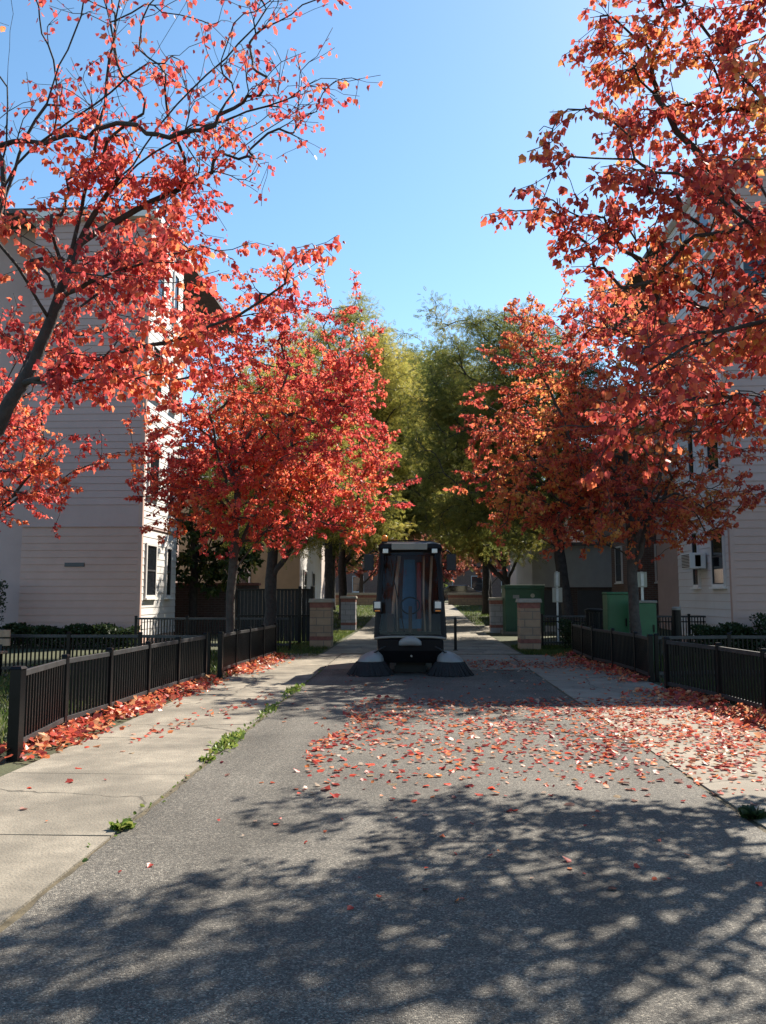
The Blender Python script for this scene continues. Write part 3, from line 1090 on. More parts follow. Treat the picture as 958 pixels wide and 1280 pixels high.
# bench at the far left, end on to the frame
r = thing('park_bench', (-8.0, 13.2, 0), 'brown plank bench with black legs at the left photo edge', 'bench')
for k in range(3):
    MB().bb(-.95, .95, -.02 + .17 * k, .13 + .17 * k, .43, .47).build('seat_plank', MT['wood'], r, bevel=.006)
for z in (.55, .70):
    MB().bb(-.95, .95, .50, .54, z, z + .125).build('back_plank', MT['wood'], r, bevel=.006)
for s in (-.8, .8):
    b = MB().bar((s, 0.02, .42), (s, -.02, -.02), .05).bar((s, .46, .42), (s, .50, -.02), .05).bar((s, -.02, .405), (s, .5, .405), .05, .04).bar((s, .49, .40), (s, .565, .84), .05, .04)
    b.build('leg', MT['black'], r)

# ------------------------------------------------------------------ the street sweeper
r = SW = thing('street_sweeper', (-.13, 14.35, .032), 'dark compact street sweeper with a tall glass cab and round front brushes, facing the camera', 'street sweeper')


def ring(hw, y0, y1, z, rad=.10, n=4):
    """rounded rectangle in plan"""
    out = []
    for (cx, cy, a0) in ((hw - rad, y0 + rad, -PI / 2), (hw - rad, y1 - rad, 0), (-hw + rad, y1 - rad, PI / 2), (-hw + rad, y0 + rad, PI)):
        for k in range(n + 1):
            a = a0 + (PI / 2) * k / n
            out.append((cx + rad * math.cos(a), cy + rad * math.sin(a), z))
    return out

# chassis and rear hopper
MB().loft([ring(.55, .15, 2.9, .22), ring(.58, .10, 2.95, .34), ring(.58, .08, 2.95, .62)]).build('chassis', MT['blackflat'], r, bevel=.01)
MB().loft([ring(.58, 1.45, 3.1, .62), ring(.60, 1.42, 3.15, 1.2), ring(.60, 1.42, 3.1, 1.75), ring(.54, 1.5, 2.95, 1.98)]).build('hopper', MT['sweepbody'], r, bevel=.01)
# cab: floor pan, four pillars, roof, glass
MB().loft([ring(.64, -.02, 1.40, .60), ring(.65, -.05, 1.40, .66), ring(.645, -.045, 1.40, .70)]).build('cab_floor', MT['sweepbody'], r)
MB().bb(-.56, .56, 1.33, 1.40, .70, 2.18).build('cab_bulkhead', MT['greycloth'], r)


def fy(z):                      # rake of the cab front
    return -.05 + .20 * max(0, (z - .7) / 1.5) ** 1.3


def hwid(z):
    return .645 - .085 * (z - .7) / 1.5

for s in (-1, 1):
    zs = [.70, 1.0, 1.4, 1.8, 2.18]
    rings = []
    for z in zs:
        x1 = s * hwid(z); x0 = s * (hwid(z) - .10); y = fy(z)
        c = [(x0, y - .005, z), (x1 - s * .035, y + .012, z), (x1, y + .06, z), (x1, y + .13, z), (x0, y + .11, z)]
        rings.append(c if s > 0 else c[::-1])
    MB().loft(rings).build('front_pillar', MT['sweepbody'], r, bevel=.008)
    rings = []
    for z in zs:
        x1 = s * hwid(z); x0 = s * (hwid(z) - .08)
        c = [(x0, 1.24, z), (x1, 1.24, z), (x1, 1.41, z), (x0, 1.41, z)]
        rings.append(c if s > 0 else c[::-1])
    MB().loft(rings).build('rear_pillar', MT['sweepbody'], r)
    # side door glass
    b = MB(); k = 0
    for z in zs:
        b.v += [(s * (hwid(z) - .02), fy(z) + .13, z), (s * (hwid(z) - .02), 1.24, z)]
    for i in range(len(zs) - 1):
        b.f.append((2 * i, 2 * i + 1, 2 * i + 3, 2 * i + 2))
    d = b.build('side_window', MT['glass'], r)
    MB().bar((s * (hwid(1.2) + .012), 1.12, 1.15), (s * (hwid(1.3) + .012), 1.12, 1.33), .025).build('door_handle', MT['black'], d)
# bowed windscreen
b = MB()
nz_, nx_ = 9, 11
for i in range(nz_):
    z = .70 + 1.49 * i / (nz_ - 1)
    for j in range(nx_):
        u = -1 + 2 * j / (nx_ - 1)
        b.v.append((u * (hwid(z) - .095), fy(z) - .055 * (1 - u * u) + .0, z))
for i in range(nz_ - 1):
    for j in range(nx_ - 1):
        a = i * nx_ + j
        b.f.append((a, a + 1, a + nx_ + 1, a + nx_))
ws = b.build('windscreen', MT['glass'], r, smooth=True)
wb = MB().bar((-.10, -.115, .74), (-.36, fy(1.95) - .05, 2.02), .018, .012).bar((-.33, fy(1.5) - .075, 1.55), (-.25, fy(2.1) - .06, 2.14), .022, .014)
wb.build('wiper', MT['blackflat'], ws)
MB().bb(-.47, .47, fy(2.16) - .02, fy(2.16) + .03, 2.13, 2.19).build('windscreen_header', MT['blackflat'], r)
# roof
MB().loft([ring(.575, .06, 1.44, 2.18, .09), ring(.58, .03, 1.46, 2.24, .10), ring(.56, .04, 1.44, 2.31, .10), ring(.46, .16, 1.30, 2.355, .12)]).build('roof', MT['sweepbody'], r, bevel=.008)
MB().bb(-.33, .31, -.005, .028, 2.20, 2.315).build('roof_panel', MT['silver'], r, bevel=.008)
for s in (-1, 1):
    MB().bb(s * .44 - .05, s * .44 + .05, .0, .06, 2.14, 2.22).build('work_lamp', MT['lens'], r, bevel=.01)
MB().tube([(-.46, .3, 2.36), (-.2, .2, 2.375), (.1, .2, 2.375), (.42, .3, 2.36)], .014, 6).build('roof_rail', MT['black'], r)
bc = MB().lathe((-.46, .16, 2.33), [(.06, 0), (.06, .03)], 16).build('beacon_base', MT['black'], r)
MB().lathe((-.46, .16, 2.36), [(.055, 0), (.055, .07), (.048, .10), (.02, .115)], 16).build('beacon', MT['amber'], r, smooth=True)
# mirrors on arms
for s in (-1, 1):
    a = MB().tube([(s * .58, .1, 2.16), (s * .66, .02, 2.19), (s * .74, -.02, 2.12)], .014, 6).build('mirror_arm', MT['black'], r)
    MB().loft([[(p[0] + s * .735, p[1] - .01, p[2]) for p in ring(.085, -.05, .05, z, .03, 2)] for z in (1.83, 1.86, 2.10, 2.12)]).build('mirror', MT['blackflat'], a, bevel=.008)
# headlights
for s, xo in ((-1, -.575), (1, .49)):
    a = MB().bb(xo - .075, xo + .075, -.19, -.09, 1.095, 1.29).build('headlight_housing', MT['blackflat'], r, bevel=.012)
    MB().bb(xo - .055, xo + .055, -.20, -.191, 1.16, 1.275).build('headlight', MT['lens'], a, bevel=.006)
    MB().bb(xo - .045, xo + .045, -.20, -.191, 1.105, 1.13).build('indicator', MT['amber'], a, bevel=.004)
    MB().bar((xo, -.10, 1.18), (xo - s * .05, -.02, 1.12), .03).build('lamp_bracket', MT['black'], a)
# interior; poles, red panel and tall blue back imitate reflection streaks on the windscreen
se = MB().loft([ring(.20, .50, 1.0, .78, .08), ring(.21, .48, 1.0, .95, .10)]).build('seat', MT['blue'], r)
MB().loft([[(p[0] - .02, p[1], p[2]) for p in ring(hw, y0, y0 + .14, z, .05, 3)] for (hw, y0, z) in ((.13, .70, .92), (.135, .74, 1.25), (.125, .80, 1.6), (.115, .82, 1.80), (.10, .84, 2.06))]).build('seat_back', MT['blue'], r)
MB().bb(.12, .20, .60, .80, .72, 2.0).build('red_reflection_streak', MT['redstreak'], r, bevel=.02)
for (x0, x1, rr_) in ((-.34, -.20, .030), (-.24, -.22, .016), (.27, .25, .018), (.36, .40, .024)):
    MB().tube([(x0, .55, .72), (x0 * .6 + x1 * .4 - .02, .5, 1.3), (x1, .6, 2.12)], rr_, 8).build('reflection_streak', MT['pale_streak'], r, smooth=True)
st = MB().tube([(0, .12, .72), (0, .32, 1.18)], .035, 10).build('steering_column', MT['greycloth'], r)
ringp = [(.17 * math.cos(2 * PI * k / 20), .33 + .06 * math.sin(2 * PI * k / 20), 1.20 + .15 * math.sin(2 * PI * k / 20)) for k in range(21)]
MB().tube(ringp, .014, 6, cap=False).build('steering_wheel', MT['black'], st)
MB().bb(-.42, -.30, .2, 1.2, .72, 1.05).build('side_console', MT['greycloth'], r, bevel=.02)
# front skirt with its pale lip and nose
MB().loft([[(x, y, .20) for (x, y) in ((-.50, .0), (.50, .0), (.56, .3), (-.56, .3))],
           [(x, y, .42) for (x, y) in ((-.56, -.14), (.56, -.14), (.60, .25), (-.60, .25))],
           [(x, y, .615) for (x, y) in ((-.58, -.16), (.58, -.16), (.60, .25), (-.60, .25))]]).build('front_skirt', MT['sweepbody'], r, bevel=.015)
lip = [(-.62 + 1.24 * k / 16, -.17 - .05 * (1 - ((k - 8) / 8) ** 2), .635 + .03 * (1 - ((k - 8) / 8) ** 4)) for k in range(17)]
MB().tube(lip, .022, 8).build('pale_lip', MT['silver'], r, smooth=True)
nz = MB()
rr = []
for k in range(11):
    u = -1 + 2 * k / 10
    x = u * .20
    hh = .085 * math.sqrt(max(0.02, 1 - u * u * .85))
    cz = .60 - .05 * u * u
    rr.append([(x, -.235 + .05 * u * u + .055 * math.cos(a) * math.sqrt(max(.05, 1 - u * u * .9)), cz + hh * math.sin(a)) for a in [2 * PI * j / 12 for j in range(12)]])
nz.loft(rr).build('nose_cap', MT['white'], r, smooth=True)
MB().lathe((0, 0, 0), [(.02, 0), (.02, .03)], 10).build('drain_plug', MT['silver'], r).matrix_local = Matrix.Translation((.02, -.125, .33)) @ Matrix.Rotation(R(90), 4, 'X')
# suction mouth
mo = MB().bb(-.26, .26, .35, .75, .06, .22).build('suction_mouth', MT['blackflat'], r, bevel=.02)
MB().bb(-.29, .29, .33, .36, .01, .12).build('rubber_flap', MT['blackflat'], mo)
# brush arms, covers and conical brushes
for s, lab in ((-1, 0), (1, 0)):
    cx, cy = s * .70, -.06
    MB().bar((s * .40, .18, .42), (cx, cy, .30), .07, .06).build('brush_arm', MT['black'], r)
    MB().tube([(s * .42, -.12, .50), (s * .52, -.24, .46), (s * .60, -.20, .40), (cx, cy - .05, .36)], .013, 6).build('hydraulic_hose', MT['blackflat'], r)
    pr = [(.235, .22), (.235, .255), (.215, .33), (.16, .41), (.08, .455), (.02, .465)]
    cv = MB().lathe((cx, cy, 0), pr, 28, 1.0, 1.0).build('brush_cover', MT['white'], r, smooth=True)
    for v in cv.data.vertices:
        q_ = (v.co.x - cx) * s / .235
        v.co.z = .22 + (v.co.z - .22) * (.76 - .32 * q_)
    bt = MB()
    for (px, pz) in ((-.08, .34), (.05, .36), (.10, .33)):
        bt.lathe((cx + px, cy - .14, pz - .06), [(.014, 0), (.014, .025)], 8)
    bt.build('bolt', MT['black'], cv)
    br = MB()
    rs = random.Random(3 + s)
    prof = []
    n = 72
    for k in range(n):                      # tufts flare out from the hub
        a = 2 * PI * k / n
        for (r0, r1) in ((.25, .41), (.25, .39), (.22, .34), (.12, .2)):
            a2 = a + rs.uniform(-.05, .05)
            e = r1 * rs.uniform(.93, 1.04)
            br.bar((cx + r0 * math.cos(a2), cy + r0 * math.sin(a2), .225), (cx + e * math.cos(a2 + .12), cy + e * math.sin(a2 + .12), rs.uniform(0, .012)), .034, .008)
    br.lathe((cx, cy, 0), [(.30, .015), (.345, .05), (.26, .20), (.24, .235)], 28)
    br.build('side_brush', MT['bristle'], r)
# wheels
for (x, y, rd) in ((-.48, .62, .30), (.48, .62, .30), (-.48, 2.45, .30), (.48, 2.45, .30)):
    ty = MB().lathe((0, 0, 0), [(.18, -.09), (.28, -.09), (.30, -.06), (.30, .06), (.28, .09), (.18, .09)], 28).build('tyre', MT['blackflat'], r)
    ty.matrix_local = Matrix.Translation((x, y, rd)) @ Matrix.Rotation(R(90), 4, 'Y')
    MB().lathe((0, 0, 0), [(.06, -.07), (.18, -.085), (.18, .085), (.06, .07)], 20).build('rim', MT['rim'], ty)
hs = MB().tube([(.2, 1.3, .6), (.1, .7, .35), (0, .55, .22)], .09, 12).build('suction_hose', MT['blackflat'], r, smooth=True)

# ------------------------------------------------------------------ buildings
def window(root, face, u, z0, z1, w, y, panes='sash', proud=.065, framemat=None):
    """window on a wall face; face: 'x+','x-','y-'; u = position along the face, y = plane of the face"""
    fm = framemat or MT['darkframe']
    def B(mb, u0, u1, d0, d1, a, b):
        if face == 'y-':
            mb.bb(u0, u1, y - d1, y - d0, a, b)
        elif face == 'x+':
            mb.bb(y + d0, y + d1, u0, u1, a, b)
        else:
            mb.bb(y - d1, y - d0, u0, u1, a, b)
        return mb
    u0, u1 = u - w / 2, u + w / 2
    f = MB(); t = .07
    B(f, u0 - t, u0, .001, proud, z0 - t, z1 + t); B(f, u1, u1 + t, .001, proud, z0 - t, z1 + t)
    B(f, u0, u1, .001, proud, z1, z1 + t)
    f = f.build('window', MT['siding_side'], root)
    s = MB()
    B(s, u0 - t - .04, u1 + t + .04, .002, proud + .05, z0 - t - .05, z0 - t - .001)
    B(s, u0 + .001, u1 - .001, .001, proud - .004, z0 - t, z0)
    s.build('sill', MT['trim'], f)
    p = B(MB(), u0 + .001, u1 - .001, .026, .032, z0 + .001, z1 - .001)
    p.build('pane', MT['pane'], f)
    s = MB(); e = .028
    zm = (z0 + z1) / 2
    for (a, b, c, d) in ((u0 + .002, u0 + e, z0 + .002, z1 - .002), (u1 - e, u1 - .002, z0 + .002, z1 - .002), (u0 + e, u1 - e, z1 - e, z1 - .002), (u0 + e, u1 - e, z0 + .002, z0 + e), (u0 + e, u1 - e, zm - .022, zm + .022)):
        B(s, a, b, .033, .050, c, d)
    s.build('sash', fm, f)
    return f


def clapboards(mb, face, u0, u1, y, z0, z1, h=.2, t=.018):
    z = z0
    while z < z1 - .03:
        ze = min(z + h, z1)
        k = len(mb.v)
        lo, hi, g = t, .006, .008
        def pt(u, d, zz):
            return (u, y - d, zz) if face == 'y-' else ((y + d, u, zz) if face == 'x+' else (y - d, u, zz))
        for u in (u0, u1):
            mb.v += [pt(u, .0, z + g), pt(u, lo, z + g), pt(u, hi, ze), pt(u, 0, ze)]
        mb.f += [(k, k + 1, k + 2, k + 3), (k + 7, k + 6, k + 5, k + 4), (k + 1, k + 5, k + 6, k + 2), (k, k + 4, k + 5, k + 1), (k + 2, k + 6, k + 7, k + 3)]
        z = ze


def apartment(name, loc, label, side, zmax, zf, yd, xo, depth_main):
    """siding-clad apartment block; a bay reaches out to the street. side -1: stands left of the street"""
    r = thing(name, loc, label, 'building')
    # local frame: street face of the bay is x = 0, the block extends to s*x; front face y = 0
    s = side
    X = lambda a: s * a
    def bbx(mb, a, b, *rest):
        a, b = sorted((X(a), X(b)))
        return mb.bb(a, b, *rest)
    m = MB()
    bbx(m, 0, xo, 0, yd, -.05, zf)
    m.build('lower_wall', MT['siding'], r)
    m = MB()
    bbx(m, .001, xo, .001, yd, zf, zmax)
    m.build('upper_wall', MT['siding_up'], r)
    m = MB()
    bbx(m, xo, xo + 9, .9, yd + depth_main, -.05, zmax + .215)
    bbx(m, 2.3, xo - .001, yd + .001, yd + depth_main - .1, -.05, zmax + .21)
    m.build('main_wall', MT['siding_up'], r)
    a, b = sorted((X(.09), X(xo)))
    m = MB(); clapboards(m, 'y-', a, b, 0, .25, zf - .05); m.build('front_siding', MT['siding'], r)
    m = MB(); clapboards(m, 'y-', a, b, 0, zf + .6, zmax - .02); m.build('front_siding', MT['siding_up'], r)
    fc = 'x+' if s < 0 else 'x-'
    m = MB(); clapboards(m, fc, .09, yd, 0, .25, zf - .05); clapboards(m, fc, .09, yd, 0, zf + .05, zmax - .02)
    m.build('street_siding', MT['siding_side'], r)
    # corner boards, floor band, cornice, flat roof with parapet
    m = MB(); bbx(m, -.028, .087, -.028, .087, -.03, zf - .02); bbx(m, -.028, .087, -.028, .087, zf + .02, zmax - .02)
    m.build('corner_board', MT['siding'], r)
    m = MB(); bbx(m, -.04, xo + .01, -.04, yd, zf - .018, zf + .018); m.build('floor_band', MT['siding_up'], r)
    m = MB(); bbx(m, -.22, xo + .2, -.22, yd + .1, zmax, zmax + .22); m.build('cornice', MT['trim'], r)
    m = MB(); bbx(m, -.12, xo + 8.8, -.1, yd + depth_main, zmax + .221, zmax + .36); m.build('roof', MT['roof'], r)
    # street-side windows on each storey: a wide sash and a narrow one
    st = [zf - 1.93, zf + 1.0, zf + 3.9, zf + 6.8]
    for z0 in st:
        if z0 + 1.5 > zmax: continue
        window(r, fc, .78, z0, z0 + 1.42, .78, 0)
        window(r, fc, 2.42, z0, z0 + 1.42, .40, 0)
    return r

LB = apartment('apartment_building', (-7.70, 22.0, 0), 'left pale pinkish clapboard apartment block behind the red maples, its street face sunlit', -1, 12.3, 3.33, 3.25, 3.4, 8)
m = MB()
m.bb(-2.14, -1.58, -.036, -.001, 2.20, 2.31)
m.build('vent', MT['darkframe'], LB)
RB = apartment('apartment_building', (7.70, 20.0, 0), 'right pale clapboard apartment block, wholly in shade, with an air conditioner in its window', 1, 12.3, 3.62, 4.0, 5.0, 10)
window(RB, 'y-', 2.9, 1.6, 3.0, 1.0, 0)
window(RB, 'y-', 2.9, 4.6, 6.0, 1.0, 0)
window(RB, 'y-', .9, 9.0, 10.3, .6, 0)

r = thing('air_conditioner', (7.70, 21.9, 2.32), 'pale boxy air conditioner sticking out of the right building window', 'air conditioner')
MB().bb(-.48, -.06, -.34, .34, -.21, .21).build('casing', MT['acwhite'], r, bevel=.012)
g = MB()
for k in range(9):
    g.bb(-.489, -.481, -.30, .30, -.17 + .04 * k, -.152 + .04 * k)
g.build('rear_grille', MT['blackflat'], r)
for u in (-.2, .12):
    MB().bb(u - .13, u + .13, -.349, -.341, -.15, .15).build('side_grille', MT['darkframe'], r).matrix_local = Matrix.Translation((-.27 - u * .55, 0, 0)) @ Matrix.Scale(.55, 4, (1, 0, 0))

r = thing('garage_building', (8.0, 38, 0.1), 'low grey clad building with a dark base behind the right trunks', 'building')
MB().bb(-2.6, 3.2, 0, 6, 1.65, 3.6).build('upper_cladding', MT['greyclad'], r)
MB().bb(-2.5, 3.1, .12, 5.9, -.1, 1.65).build('base_wall', MT['darkbrick'], r)
MB().bb(-2.75, 3.3, -.15, 6.1, 3.6, 3.75).build('roof', MT['roof'], r)
for k in range(3):
    MB().bb(-2.3 + 1.8 * k, -.8 + 1.8 * k, .09, .118, -.05, 1.5).build('garage_door', MT['darkframe'], r)

r = thing('brick_building', (9.1, 29.5, 0), 'dark red brick block between the right maple trunk and the pale apartment block', 'building')
MB().bb(0, 13, 5.2, 14, -.1, 8.6).build('wall', MT['brick'], r)
MB().bb(-.012, 13, 5.188, 14.01, -.1, 1.2).build('brick_base', MT['darkbrick'], r)
MB().bb(-.15, 13.1, 5.05, 14.1, 8.6, 8.85).build('cornice', MT['stone'], r)
for z in (2.0, 5.2):
    for u in (7.0, 10.0):
        window(r, 'x-', u, z, z + 1.5, 1.0, 0)
    for u in (1.6, 4.2):
        window(r, 'y-', u, z, z + 1.5, 1.0, 5.2)

r = thing('house', (-5.9, 40, .2), 'tan house with a white-trimmed window behind the left locust trunks', 'house')
MB().bb(-9, 0, 0, 9, -.3, 6.4).build('wall', MT['olive'], r)
MB().bb(0.001, .03, .0, 9, -.3, 6.4).build('side_cladding', MT['siding_side'], r)
rf = MB().loft([[(-9.4, -.4, 6.4), (.4, -.4, 6.4), (.4, 9.4, 6.4), (-9.4, 9.4, 6.4)], [(-9.0, 4.4, 8.6), (0, 4.4, 8.6), (0, 4.6, 8.6), (-9.0, 4.6, 8.6)]]).build('roof', MT['roof'], r)
for z in (.9, 3.9):
    for u in (1.6, 5.0):
        window(r, 'x+', u, z, z + 1.5, .9, .03, framemat=MT['trim'])
    window(r, 'y-', -3, z, z + 1.5, .9, 0, framemat=MT['trim'])

r = thing('house', (6.9, 52, .5), 'beige house with white corner boards beyond the large transformer', 'house')
MB().bb(0, 9, 0, 8, -.2, 5.8).build('wall', MT['beige'], r)
MB().bb(-.03, .16, -.03, .2, -.2, 5.8).build('corner_board', MT['trim'], r)
MB().loft([[(-.4, -.4, 5.8), (9.4, -.4, 5.8), (9.4, 8.4, 5.8), (-.4, 8.4, 5.8)], [(0, 3.9, 8.0), (9, 3.9, 8.0), (9, 4.1, 8.0), (0, 4.1, 8.0)]]).build('roof', MT['roof'], r)
for u in (1.0, 3.2):
    window(r, 'y-', u, 1.4, 2.9, .8, 0, framemat=MT['trim'])
window(r, 'x-', 2, 1.4, 2.9, .9, 0, framemat=MT['trim'])

r = thing('brick_building', (0, 92, .7), 'long low brick building closing the view at the end of the path', 'building')
MB().bb(-40, 40, 0, 8, -.2, 8).build('wall', MT['brick'], r)
MB().bb(-40.2, 40.2, -.2, 8.2, 8, 8.3).build('cornice', MT['stone'], r)
for k in range(-5, 6):
    for z in (1.0, 4.6):
        window(r, 'y-', k * 3.4, z, z + 1.7, 1.2, 0)
r = thing('house', (-7.2, 56, .6), 'pinkish house behind the far left low wall', 'house')
MB().bb(-9, 0, 0, 8, -.2, 5.2).build('wall', MT['beige'], r)
MB().loft([[(-9.4, -.4, 5.2), (.4, -.4, 5.2), (.4, 8.4, 5.2), (-9.4, 8.4, 5.2)], [(-9, 3.9, 7.4), (0, 3.9, 7.4), (0, 4.1, 7.4), (-9, 4.1, 7.4)]]).build('roof', MT['roof'], r)
window(r, 'y-', -1.6, 1.2, 2.6, 1.0, 0, framemat=MT['trim'])

# parked car far beyond the low wall
r = thing('parked_car', (3.3, 66, .7), 'dark parked car glinting beyond the far right low wall', 'car')
prof = [(-2.1, .35), (-2.15, .75), (-1.4, .92), (-.7, 1.42), (.7, 1.45), (1.5, .98), (2.1, .9), (2.15, .4)]
b = MB(); n = len(prof)
b.v = [(x, -.85, z) for x, z in prof] + [(x, .85, z) for x, z in prof]
b.f = [tuple(range(n)), tuple(range(2 * n - 1, n - 1, -1))] + [(i, (i + 1) % n, n + (i + 1) % n, n + i)[::-1] for i in range(n)]
b.build('body', MT['carpaint'], r, bevel=.05)
b = MB(); k = 0
b.v = [(-1.2, -.855, .95), (-.68, -.855, 1.36), (.66, -.855, 1.38), (1.3, -.855, .98), (-1.2, -.862, .95), (-.68, -.862, 1.36), (.66, -.862, 1.38), (1.3, -.862, .98)]
b.f = [(4, 7, 6, 5), (0, 1, 2, 3), (0, 4, 5, 1), (1, 5, 6, 2), (2, 6, 7, 3), (3, 7, 4, 0)]
b.build('side_window', MT['pane'], r)
for x in (-1.35, 1.35):
    for y in (-.80, .80):
        w = MB().lathe((0, 0, 0), [(.2, -.1), (.33, -.1), (.33, .1), (.2, .1)], 20).build('wheel', MT['blackflat'], r)
        w.matrix_local = Matrix.Translation((x, y, .33)) @ Matrix.Rotation(R(90), 4, 'X')

# ------------------------------------------------------------------ hedges and shrubs
def hedge(x0, x1, y0, y1, h, label, seed, n, name='hedge', wob=.08):
    rs = np.random.default_rng(seed)
    r = thing(name, ((x0 + x1) / 2, (y0 + y1) / 2, 0), label, 'hedge' if name == 'hedge' else 'shrub')
    w, d = (x1 - x0) / 2, (y1 - y0) / 2
    P = np.stack([rs.uniform(-w, w, n), rs.uniform(-d, d, n), h * rs.random(n) ** .6], 1)
    P[:, 2] *= 1 + wob * np.sin(P[:, 0] * 3.1 + seed) + wob * np.sin(P[:, 0] * 7.7)
    D = rs.normal(size=(n, 3)); D[:, 2] = np.abs(D[:, 2]) * .8
    V, L, S = leaves_arrays(P, D, .075 * rs.uniform(.6, 1.3, n), 'oval', rs)
    np_obj('foliage', V, L, S, MT['hedge'], r)
    b = MB()
    for k in range(int(w * 4)):
        x = -w + (k + .5) * 2 * w / int(w * 4)
        b.tube([(x, 0, -.03), (x + .08, .05, h * .4), (x - .05, -.05, h * .8)], [.02, .014, .008], 5)
    b.build('stems', MT['darkbark'], r)
    return r

hedge(-11.2, -7.5, 20.9, 21.6, .56, 'low dark clipped hedge along the foot of the left building', 31, 9000)
hedge(7.9, 11.2, 18.6, 19.5, .86, 'higher dark hedge block at the right building corner', 32, 8000)
hedge(6.5, 7.9, 18.9, 19.6, .66, 'lower dark hedge beside the right building street face', 33, 3500)
hedge(-11.9, -11.15, 20.6, 21.4, 1.75, 'dark upright shrub at the left photo edge by the wall', 34, 3000, 'shrub', .05)
hedge(3.7, 5.0, 20.6, 21.4, .62, 'dark low shrub behind the right railing end', 35, 2500, 'shrub', .15)

# ------------------------------------------------------------------ trees
M_RED = leaf_mat('red_maple_leaves', RED, .52, 1.1)
M_RED2 = leaf_mat('crimson_maple_leaves', CRIM, .58, .7, patchw=.55)
M_ORG = leaf_mat('orange_maple_leaves', ORNG, .55, .8, patchw=.5)
M_RUST = leaf_mat('rust_maple_leaves', RUST, .45, 1.0)
M_LOC = leaf_mat('locust_leaves', LOC, .45, .5, patchw=.5)
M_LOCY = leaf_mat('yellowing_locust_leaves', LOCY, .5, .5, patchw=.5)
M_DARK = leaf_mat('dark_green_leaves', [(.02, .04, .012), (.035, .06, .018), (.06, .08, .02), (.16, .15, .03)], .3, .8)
M_PINK = leaf_mat('pale_red_leaves', [(.20, .05, .05), (.34, .09, .07), (.42, .15, .09), (.40, .22, .10)], .45, .6)
G_M = 'maples in autumn colour lining the path'

# near left maple: trunk outside the frame, limbs lean over the sidewalk
D0 = 8.2
t = Tree(101)
base = np.array([-5.35, 8.5, 0.0])
A = lambda px, py, d=D0: at(px, py, d)
tr = t.path([base, A(-72, 660), A(-5, 537), A(40, 455), A(74, 375)], -1, .72, .2, .008)
main = [
    [A(74, 375), A(96, 290), A(130, 130, 8.0), A(150, 0, 7.9), A(165, -120, 7.9)],
    [A(84, 340), A(122, 262), A(165, 205, 7.9), A(220, 130, 7.7), A(300, 55, 7.5), A(350, -10, 7.4)],
    [A(126, 258), A(193, 190, 7.8), A(285, 150, 7.5), A(385, 117, 7.3)],
    [A(96, 300), A(170, 262, 8.3), A(265, 215, 8.4), A(330, 165, 8.4), A(392, 128, 8.4)],
    [A(31, 494), A(68, 467, 7.8), A(175, 435, 7.2), A(238, 420, 6.9), A(293, 396, 7.0), A(355, 357, 7.0), A(400, 325, 7.0)],
    [A(50, 470), A(90, 478, 7.6), A(150, 470, 7.2), A(215, 455, 6.9)],
    [A(20, 510), A(45, 430, 8.8), A(105, 380, 9.4), A(165, 335, 9.8), A(220, 300, 10)],
    [A(70, 385), A(130, 345, 7.6), A(205, 322, 7.2), A(265, 308, 7.0)],
    [A(62, 405), A(20, 330, 7.8), A(-5, 300, 7.6), A(-60, 220, 7.4)],
]
left1 = [A(-72, 660), A(-40, 500), A(-12, 330), A(6, 200), A(12, 60), A(22, -90)]
left2 = [A(-30, 440), A(0, 269, 8.4), A(27, 193, 8.4), A(67, 103, 8.5), A(108, 0, 8.5), A(130, -80, 8.5)]
left3 = [A(-20, 360, 8.2), A(0, 232, 7.9), A(67, 166, 7.8), A(121, 130, 7.7), A(200, 60, 7.6), A(240, -20, 7.6)]
ids = [t.limb(l, .12, .2, .009) for l in main]
i1 = t.limb(left1, .4, .2, .015)
i2 = t.limb(left2, .3, .2, .015)
i3 = t.limb(left3, .3, .2, .015)
rs = t.rs
up = []
for k, n in ((0, 30), (1, 44), (2, 34), (3, 40)):
    up += along(t, ids[k], n, .55, rs, .25, .3)
for k in (i1, i2, i3):
    up += along(t, k, 20, .55, rs, .2, .35)
t.clusters(order(up, base + [0, 0, 3.5]), 10, .062, .75, .34, 2, bias=1.0, twig_step=.14)
lowp = []
for k, n, rad in ((4, 36, .34), (5, 34, .40), (6, 50, .55), (7, 46, .5), (8, 26, .6)):
    lowp += along(t, ids[k], n, rad, rs, .12, .18)
for k in (0, 1, 3):
    lowp += along(t, ids[k][:len(ids[k]) // 2], 26, .6, rs, .1, .0)
t.clusters(order(lowp, base + [0, 0, 3.0]), 30, .064, .75, .3, 2, bias=.9, twig_step=.14)
t.finish('maple_tree', base, .082, 'nearest left maple leaning in from the edge, sparse red leaves on bare dark upper limbs', M_RED, 'maple', MT['darkbark'], G_M, tip=.0030)

